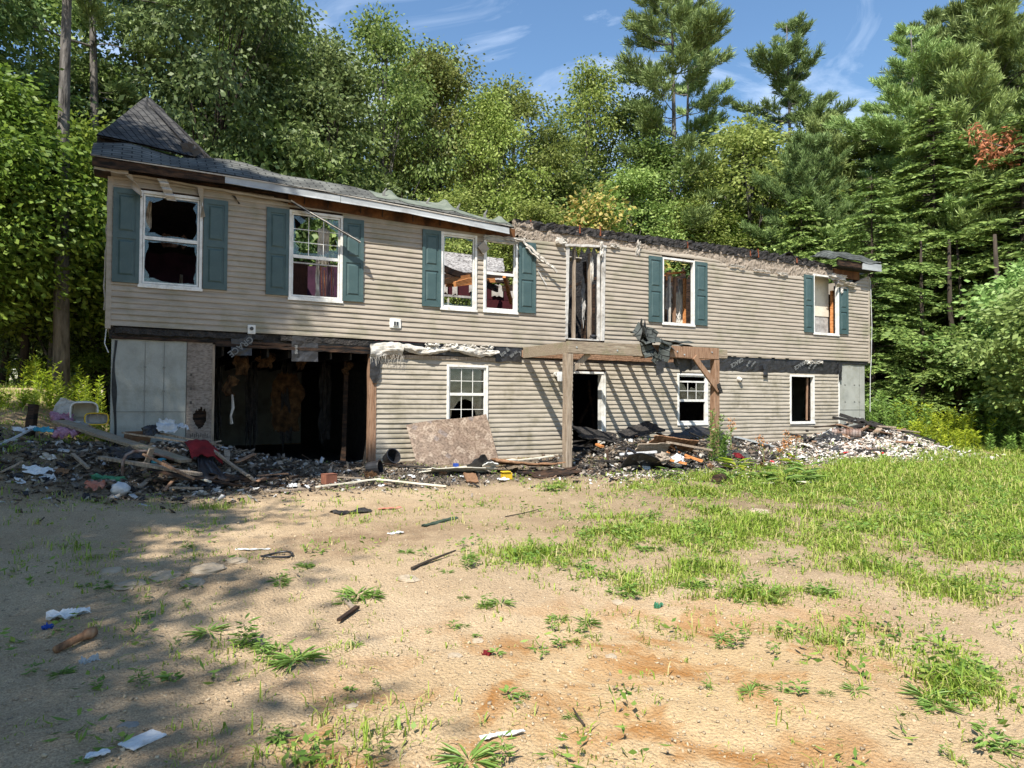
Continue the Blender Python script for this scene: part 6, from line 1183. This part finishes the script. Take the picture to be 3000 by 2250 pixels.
# in front of the middle
root = empty('vinyl_sheet', (0, 0, 0))
bpy.data.objects.remove(root)
def tile_mat():
    m = bpy.data.materials.new('mosaic_vinyl'); m.use_nodes = True; N = m.node_tree.nodes; L = m.node_tree.links; b = N['Principled BSDF']; b.inputs['Roughness'].default_value = .6
    uv = N.new('ShaderNodeUVMap'); mp = N.new('ShaderNodeMapping'); mp.inputs['Rotation'].default_value = (0, 0, R_(42)); mp.inputs['Scale'].default_value = (10, 10, 10); L.new(uv.outputs[0], mp.inputs[0])
    fl = N.new('ShaderNodeVectorMath'); fl.operation = 'FLOOR'; L.new(mp.outputs[0], fl.inputs[0]); wn = N.new('ShaderNodeTexWhiteNoise'); wn.noise_dimensions = '2D'; L.new(fl.outputs[0], wn.inputs['Vector'])
    cr = N.new('ShaderNodeValToRGB'); e = cr.color_ramp.elements; cr.color_ramp.interpolation = 'CONSTANT'; e[0].color = (.23, .165, .12, 1); e[1].position = .93; e[1].color = (.2, .16, .14, 1)
    for p_, c_ in ((.3, (.2, .145, .105)), (.55, (.28, .21, .155)), (.8, (.33, .26, .2))): x = e.new(p_); x.color = (*c_, 1)
    L.new(wn.outputs['Value'], cr.inputs[0]); n = N.new('ShaderNodeTexNoise'); n.inputs['Scale'].default_value = 22; n.inputs['Detail'].default_value = 5; L.new(uv.outputs[0], n.inputs[0])
    c2 = N.new('ShaderNodeValToRGB'); c2.color_ramp.elements[0].position = .4; c2.color_ramp.elements[0].color = (.5, .46, .42, 1); c2.color_ramp.elements[1].position = .56; c2.color_ramp.elements[1].color = (.9, .9, .9, 1); L.new(n.outputs['Fac'], c2.inputs[0])
    mx = N.new('ShaderNodeMixRGB'); mx.blend_type = 'MULTIPLY'; mx.inputs[0].default_value = 1; L.new(cr.outputs[0], mx.inputs[1]); L.new(c2.outputs[0], mx.inputs[2]); L.new(mx.outputs[0], b.inputs['Base Color']); return m
def bl(p00, p10, p01, p11):
    p = [Vector(q) for q in (p00, p10, p01, p11)]
    return lambda u, v: (p[0].lerp(p[1], u)).lerp(p[2].lerp(p[3], u), v)
f0 = bl((5.42, -.75, -.2), (7.2, -.78, -.14), (5.38, -.12, .66), (7.2, -.1, .88)); mb = MB(); mb.sheet(lambda u, v: f0(u, v)+Vector((0, -.05*math.sin(u*3.1)*math.sin(v*3.1)-.03*nzv(Vector((u*3, v*2, 1))), .02*math.sin(u*6))), 20, 14, .006, (1.8, 1.1)); item(mb, 'vinyl_flooring_sheet', tile_mat(), 'sheet of brown mosaic patterned flooring leaning on the lower siding', 'flooring sheet')
board((3.9, -1.7, -.06), (5.35, -1.75, -.1), .14, .02, m_trimw, 'white_trim', 'weathered white trim board below the patterned flooring sheet', 'trim', seg=6)
board((5.3, -1.7, -.16), (7.3, -1.25, -.02), .16, .025, m_trimw, 'white_trim', 'long cream trim board right of the flooring sheet', 'trim', seg=6)
board((7.0, -1.35, -.06), (8.35, -1.0, .0), .1, .02, m_trimw, 'white_trim', 'cream trim board reaching behind the left porch post', 'trim', seg=5)
item(S_(5.7, -2.1, -.1, 1.3, .5, -.3, .05, .1, .03, 41, edge=.3, th=.015), 'drywall_sheet', m_cream, 'broken cream drywall sheet flat on the ground below the trim', 'drywall')
item(S_(7.0, -2.15, -.02, 1.35, .75, -.12, .06, -.25, .05, 42, edge=.3, th=.02, bend=.04), 'plywood_sheet', m_osb2, 'scorched orange brown plywood sheet left of the porch post', 'plywood')
item(S_(7.3, -2.75, -.14, 1.1, .5, .1, -.03, .1, .05, 43, edge=.4, th=.03), 'plywood_sheet', m_charb, 'dark charred plywood piece in front of the porch post', 'plywood')
item(S_(6.1, -2.2, -.02, .3, .4, -.6, .3, .5, .05, 44, th=.01, bend=.08), 'black_tray', m_black, 'curved black plastic panel beside the scorched plywood', 'plastic panel', smooth=True)
item(S_(6.25, -2.25, .02, .28, .16, -.4, .1, .2, .02, 144, th=.02, bend=-.03), 'oval_dish', m_white, 'white oval lid resting on the black panel', 'lid', smooth=True)
mb = MB(); mb.box(6.12, 6.3, -3.07, -2.95, -.2, -.08); mb.box(6.1, 6.26, -3.09, -2.97, -.075, -.05); item(mb, 'yellow_packet', m_yel, 'bright yellow packet lying on the ground before the plywood', 'packet', bevel=.01)
item(S_(6.05, -3.2, -.16, .2, .12, .2, 0, .2, .02, 45, edge=.3), 'white_card', m_papr, 'white card beside the yellow packet', 'card')
item(S_(5.5, -3.1, -.12, .22, .2, .7, .1, 0, .01, 46, th=.03), 'brown_square', m_card, 'square brown board standing in the grass left of the yellow packet', 'board')
def bucket(c, r_, h, rot, label):
    mb = MB(); n = 16; Mr = Matrix.Translation(c) @ Matrix.Rotation(rot[2], 4, 'Z') @ Matrix.Rotation(rot[0], 4, 'X'); vs = []
    for rr, z in ((r_*.8, 0), (r_, h), (r_*1.05, h), (r_*1.05, h-.02), (r_*.93, h-.001), (r_*.74, .01)):
        vs += [Mr @ Vector((rr*math.cos(2*math.pi*k/n), rr*math.sin(2*math.pi*k/n), z)) for k in range(n)]
    fs = []
    for a, b_ in ((0, 1), (1, 2), (2, 3), (4, 5), (1, 4)): fs += [(a*n+k, a*n+(k+1) % n, b_*n+(k+1) % n, b_*n+k) for k in range(n)]
    fs += [tuple(range(n))[::-1], tuple(range(5*n, 6*n))]; mb.add(vs, fs); return item(mb, 'plant_pot', m_black, label, 'pot', smooth=False)
bucket((4.6, -1.35, .06), .14, .22, (1.1, 0, .3), 'black pot tipped toward the yard left of the flooring sheet'); bucket((4.05, -1.95, -.02), .13, .24, (1.45, 0, .9), 'second black pot lying on its side nearer the camera')
mb = MB(); mb.obox((3.25, -2.55, -.1), (.2, .16, .16), (0, 0, .3)); mb.obox((3.25, -2.55, -.017), (.21, .17, .004), (0, 0, .3)); item(mb, 'brown_block', m_brick, 'square brown block on the ground before the garage', 'block', bevel=.008)
item(S_(3.95, -2.45, -.06, .2, .14, .5, 0, .2, .05, 48, edge=.3), 'tan_foam', m_foam, 'tan piece of foam near the black pots', 'foam')
board((2.95, -2.95, -.17), (4.0, -2.85, -.1), .05, .02, m_trimw, 'metal_strip', 'thin pale strip curving over the ash before the pots', 'strip', seg=5)
board((3.9, -2.85, -.1), (4.9, -3.45, -.2), .06, .02, m_trimw, 'metal_strip', 'bent cream strip ending at the grass edge', 'strip', seg=5)
mb = MB(); mb.box(5.72, 5.8, -1.86, -1.78, -.06, 0); item(mb, 'blue_box', CM('blue_plastic', (.02, .06, .3), (.03, .08, .35)), 'tiny blue box on the trim below the flooring sheet', 'box')
# doorway heap
item(S_(9.9, -2.35, .18, .9, .35, -.9, .0, .1, .02, 53, th=.02), 'flat_plank', m_wood, 'grey brown panel leaning in the doorway heap', 'panel')
item(S_(10.9, -1.85, .26, 1.1, .4, -.7, .12, -.15, .02, 54, th=.02), 'flat_plank', m_osb2, 'brown panel right of the doorway heap centre', 'panel')
item(S_(9.7, -.75, .42, 1.3, .7, .35, .15, .1, .05, 55, th=.03, edge=.3), 'charred_sheet', m_char, 'large charred sheet slumped at the door sill', 'charred sheet')
item(S_(10.8, -.8, .5, .9, .6, .3, -.25, -.2, .06, 56, th=.03, edge=.3), 'charred_sheet', m_char, 'charred sheet right of the door sill', 'charred sheet')
mb = MB(); mb.sheet(lambda u, v: (8.75+1.9*u, -3.1+.25*u+.28*v, -.12+.28*(1-v)*abs(math.cos(u*2.2))+.05*math.sin(u*7)+.03*nzv(Vector((u*5, v*3, 2)))), 26, 6, .015); item(mb, 'roof_felt_strip', m_felt, 'curved black roofing strip at the front of the doorway heap', 'roofing felt')
mb = MB(); mb.tube([(8.95, -3.0, .04), (8.8, -2.95, .16), (8.88, -2.9, .26), (9.02, -2.92, .2), (9.08, -3.0, .08)], .03, 8); item(mb, 'black_hose', m_black, 'loop of black hose beside the curved roofing strip', 'hose', smooth=True)
item(clump(10.05, -3.0, .0, .13, .35, 12, .9), 'pale_lump', m_papr, 'round white lump of melted plastic in front of the doorway heap', 'lump')
item(S_(9.3, -2.75, .06, .35, .25, .3, .1, .2, .12, 57, edge=.5), 'insulation_lump', m_insul, 'brown fluffy insulation in front of the doorway heap', 'insulation')
item(clump(9.75, -2.9, .05, .16, .5, 15, .7), 'insulation_lump', m_insul, 'second lump of brown insulation left of the white lump', 'insulation')
for p, q, m, l in (((9.0, -2.5, .12), (9.75, -2.7, .16), m_papr, 'white batten lying across the doorway heap'), ((9.75, -2.8, .06), (10.1, -3.2, -.05), m_orange, 'fresh yellow wood offcut in front of the doorway heap'), ((10.45, -2.75, .08), (10.65, -3.05, -.04), m_orange, 'short orange wood offcut right of the white lump'), ((10.6, -2.0, .3), (11.6, -2.3, .12), m_wood, 'grey batten on the right of the doorway heap')): board(p, q, .07, .04, m, 'batten', l, 'batten')
# black slope and shingles by the right post
item(S_(12.75, -.85, .28, 1.7, .9, .55, -.12, .05, .06, 61, 20, 12, .02, .25, -.12), 'tar_paper_heap', m_felt, 'black tar paper heap against the siding behind the right post', 'tar paper')
item(S_(13.7, -1.35, .12, 1.1, .5, .4, .22, -.1, .03, 62, th=.012), 'shingle_sheet', m_shinu, 'slab of grey shingles sloping right of the tar paper heap', 'shingles')
item(S_(12.6, -1.9, .0, .9, .4, .35, .1, -.2, .04, 63, th=.012), 'shingle_sheet', m_shinu, 'lower slab of grey shingles behind the leafy weed', 'shingles')
board((13.4, -1.2, .32), (14.4, -1.45, .08), .14, .04, m_metal, 'metal_trim', 'short length of grey metal trim on the shingle slab', 'trim')
item(S_(12.35, -2.35, -.02, .3, .16, .6, 0, .2, .05, 64, edge=.4), 'red_scrap', m_redc, 'dark red scrap behind the leafy weed', 'scrap'); 
board((9.95, -5.15, -.22), (10.95, -5.55, -.2), .08, .02, m_trimw, 'white_strip', 'curved white strip lying in the grass in front of the rubble', 'strip', seg=6)
mb = MB(); mb.tube([(9.42, -4.72, -.18), (9.66, -4.6, -.18)], .09, 12); item(mb, 'burnt_log', m_charb, 'short burnt log at the edge of the grass', 'log')
mb = MB(); mb.obox((10.25, -5.35, -.24), (.16, .1, .08), (0, .1, .4)); item(mb, 'red_brick', m_brick, 'red brick under the curved white strip', 'brick'); mb = MB(); mb.obox((10.6, -5.5, -.25), (.14, .1, .07), (0, .2, 1.2)); item(mb, 'red_brick', m_brick, 'broken red brick right of the other one in the grass', 'brick')
# right heap
mb = MB(); mb.beam((18.3, -.35, .82), (19.1, -1.0, .5), .12, .1, 6, .014); mb.beam((18.9, -.85, .6), (19.8, -1.7, .2), .22, .12, 5, .018); item(mb, 'charred_beam', m_char, 'charred beam pointing up out of the right heap', 'beam')
board((15.6, -1.25, .12), (18.95, -.55, .72), .07, .05, m_metal, 'metal_trim', 'long grey metal trim leaning up to the concrete corner', 'trim', seg=8)
board((16.0, -1.3, .06), (18.6, -.8, .5), .12, .05, m_char, 'charred_beam', 'charred beam under the long metal trim', 'beam', seg=8, jit=.012)
board((16.7, -1.6, .1), (17.0, -1.3, .6), .13, .05, m_char, 'charred_board', 'upright charred board left of the duct', 'board')
mb = MB()
for k in range(10): a = .18+.02*math.sin(k*3.1); mb.tube([(17.3-.05*k, -1.75+.05*k, .36), (17.26-.05*k, -1.7+.05*k, .36)], [.12, .135], 16, cap=False)
item(mb, 'flexible_duct', m_rust, 'sooty flexible duct mouth in the middle of the right heap', 'duct')
for i, (p, q, l) in enumerate((((17.8, -1.6, .45), (19.0, -2.2, .15), 'brown board sloping down the right heap'), ((18.1, -1.3, .5), (18.9, -1.9, .22), 'second brown board above the sloping one'), ((18.5, -1.9, .3), (18.8, -2.5, -.02), 'short brown board at the front of the right heap'), ((19.0, -1.2, .35), (19.9, -1.4, .12), 'brown board at the far end of the right heap'), ((19.3, -1.0, .3), (20.6, -1.1, .1), 'dark board reaching past the concrete corner'))): board(p, q, .14, .03, m_charb if i != 1 else m_woodr, 'brown_board', l)
mb = MB(); mb.tube([(18.4, -2.2, -.02), (18.42, -2.25, .3)], .06, 10); item(mb, 'black_bottle', m_black, 'black ribbed tube standing at the front of the right heap', 'tube')
item(S_(18.75, -2.1, .12, .25, .2, .9, .1, .2, .03, 66, edge=.4), 'white_scrap', m_papr, 'white card right of the black ribbed tube', 'card')
item(S_(15.3, -1.7, .1, .5, .2, .3, .2, .3, .06, 67, edge=.5), 'cream_scrap', m_cream, 'curled cream scrap left of the right heap', 'scrap')
item(S_(14.4, -2.3, -.12, .3, .12, .2, 0, 0, .03, 68, edge=.4), 'white_scrap', m_papr, 'white scrap among the weeds under the right hand window', 'scrap')
for x, y in ((15.9, -2.35), (13.0, -2.7), (16.9, -2.6)): mb = S_(x, y, Tz(x, y)+.06, .12, .08, .3, 0, x, .03, int(x*3), edge=.4); item(mb, 'red_scrap', CM('bright_red', (.5, .03, .04), (.65, .06, .06)) if x == 15.9 else bpy.data.materials['bright_red'], 'small bright red scrap in the plaster rubble', 'scrap', 'bright red scraps in the rubble')
# things lying in the yard
def lay(x, y, sx, sy, rz, m, name, label, cat, amp=.012, th=.006, seed=0, edge=.3, lift=.015, tilt=0): return item(S_(x, y, Tz(x, y)+lift, sx, sy, tilt, 0, rz, amp, 200+seed, th=th, edge=edge), name, m, label, cat)
lay(3.75, -6.05, .62, .07, .6, m_greenp if False else CM('dark_green_plastic', (.03, .05, .035), (.06, .085, .06)), 'green_strip', 'dark green strip on the sand in the middle of the yard', 'strip', seed=1, th=.02)
def twig(pts, r_, m, label):
    mb = MB(); mb.tube([(x, y, Tz(x, y)+.015+dz) for x, y, dz in pts], [r_*(1-.5*i/len(pts)) for i in range(len(pts))], 6); item(mb, 'dry_twig', m, label, 'twig')
twig([(2.75, -7.85, 0), (2.95, -7.72, .01), (3.15, -7.6, .02), (3.35, -7.45, .02)], .014, m_barkd, 'dark dry twig near the middle of the yard')
twig([(4.6, -6.1, 0), (4.9, -6.05, .02), (5.3, -5.8, .01)], .008, m_barkd, 'thin dark twig right of the green strip')
board((1.82, -8.94, -.39), (2.0, -8.76, -.37), .035, .02, m_charb, 'dark_stick', 'thick dark stick on the sand left of centre', 'stick'); board((1.98, -8.72, -.385), (2.0, -8.3, -.385), .04, .015, m_wood, 'pale_batten', 'flat pale slat just above the thick dark stick', 'slat')
twig([(2.5, -11.05, 0), (2.51, -10.98, .01), (2.53, -10.9, .02)], .007, m_barkd, 'short burnt twig on the orange sand at the bottom')
lay(2.1, -10.95, .2, .03, -.15, m_papr, 'white_strip', 'pale split strip on the sand at the bottom centre', 'strip', seed=3); 
lay(.58, -10.22, .17, .11, .6, m_papr, 'white_card', 'rectangular pale card on the shaded ground at the lower left', 'card', seed=4, edge=.05, amp=.004)
lay(.4, -10.28, .09, .04, .2, m_papr, 'paper_scrap', 'small pale paper left of the rectangular card', 'paper', seed=5)
item(clump(.52, -10.02, -.44, .06, .15, 5, .4), 'flat_stone', m_rock, 'flat dark stone above the rectangular card', 'stone')
mb = MB(); mb.tube([(.11, -8.82, -.37), (.2, -8.72, -.355), (.25, -8.67, -.35), (.27, -8.64, -.35), (.3, -8.6, -.35)], [.024, .023, .025, .038, .034], 12); item(mb, 'bottle', m_osb2, 'brownish bottle shaped lump on the left foreground', 'bottle', smooth=True)
lay(.3, -9.03, .1, .06, .5, m_metal, 'foil_scrap', 'crumpled silver foil below the bottle', 'foil', seed=7, amp=.05); lay(.12, -8.05, .24, .1, .1, m_papr, 'paper_scrap', 'creased white paper on the shaded ground at the left', 'paper', seed=8, amp=.05, lift=.03)
lay(0.02, -8.3, .06, .04, .3, bpy.data.materials['blue_plastic'], 'blue_scrap', 'blue cap near the creased white paper', 'cap', seed=9, amp=.03); lay(2.5, -9.95, .05, .04, .3, bpy.data.materials['bright_red'] if False else m_redc, 'red_scrap', 'dark red bottle cap on the sand right of centre', 'cap', seed=10, amp=.03); lay(4.15, -9.6, .06, .05, .3, m_greenp, 'green_scrap', 'green scrap of plastic below the middle weeds', 'scrap', seed=11, amp=.04)
mb = MB(); mb.tube([(1.72+.12*math.cos(a)*1.2, -6.98+.1*math.sin(a), Tz(1.72, -6.98)+.02+.01*math.sin(2*a)) for a in np.linspace(0, 12, 30)], .01, 5); item(mb, 'coiled_cable', m_black, 'small coil of grey cable on the sand left of centre', 'cable', smooth=True)
lay(3.08, -6.4, .16, .08, .3, m_papr, 'white_scrap', 'white scrap on the dark stained patch', 'scrap', seed=12); lay(2.95, -5.1, .5, .18, .1, m_char, 'burnt_flake', 'black burnt flakes between the garage and the dark stain', 'scrap', seed=13, amp=.04); lay(3.5, -4.9, .3, .1, .1, m_orc, 'orange_flake', 'flat orange brown flake beside the black flakes', 'scrap', seed=14)
lay(1.55, -6.6, .3, .03, -.4, m_papr, 'pale_batten', 'narrow pale slat in the dappled shade', 'slat', seed=15)
random.seed(8); m_ystone = mat('dusty_stone', [(.3, .24, .17), (.42, .35, .26)], scale=8, rough=.95, bump=.4, bscale=25)
for i, (x, y, s) in enumerate(((.75, -7.3, .13), (1.1, -7.2, .15), (.95, -7.6, .1), (.5, -7.5, .12), (2.6, -8.15, .1), (2.55, -9.7, .04), (1.55, -10.3, .035), (2.3, -9.9, .045), (3.9, -9.4, .05), (1.35, -7.0, .1), (.35, -6.9, .09), (2.15, -11.3, .035), (3.2, -10.3, .04), (8.1, -6.9, .14), (9.5, -8.0, .15), (6.5, -7.9, .1))):
    item(clump(x, y, Tz(x, y)-.0, s, .3, i, .35, 10), 'yard_stone', m_ystone, 'half buried stone in the sandy yard', 'stone', 'half buried stones in the yard')

order_labels('half buried stones in the yard', 'half buried stone in the sandy yard, %s of them')

for p, q, wd, l in (((16.2, -1.0, .2), (17.9, -1.5, .62), .14, 'charred rafter crossing the top of the right heap'), ((17.6, -.7, .75), (19.6, -1.5, .35), .16, 'wide charred board lying over the right heap'), ((18.6, -1.0, .6), (20.2, -1.9, .12), .1, 'charred rafter running off the far end of the right heap')): board(p, q, wd, .06, m_char, 'charred_rafter', l, 'rafter', seg=6, jit=.012)
item(S_(18.1, -1.4, .62, .7, .5, .5, .1, .3, .06, 301, th=.02, edge=.4), 'charred_sheet', m_char, 'crumpled charred sheet at the top of the right heap', 'charred sheet')
item(S_(16.4, -1.5, .28, .6, .4, .4, -.1, -.2, .06, 302, th=.015, edge=.4), 'charred_sheet', m_felt, 'black felt sheet on the left shoulder of the right heap', 'roofing felt')
item(S_(1.9, -2.3, -.04, .7, .35, .2, .1, .3, .05, 303, th=.012, edge=.4), 'dark_sheet', m_charb, 'dark warped sheet at the right foot of the left heap', 'sheet')
item(S_(.4, -1.6, .34, .5, .4, .4, .1, .7, .05, 304, th=.012, edge=.4), 'dark_sheet', m_felt, 'dark plastic sheet under the long plank', 'sheet')
item(S_(2.9, -1.2, .02, .9, .3, .2, .05, .1, .06, 305, th=.02, edge=.3), 'dark_sheet', m_char, 'charred sheet across the garage threshold', 'sheet')
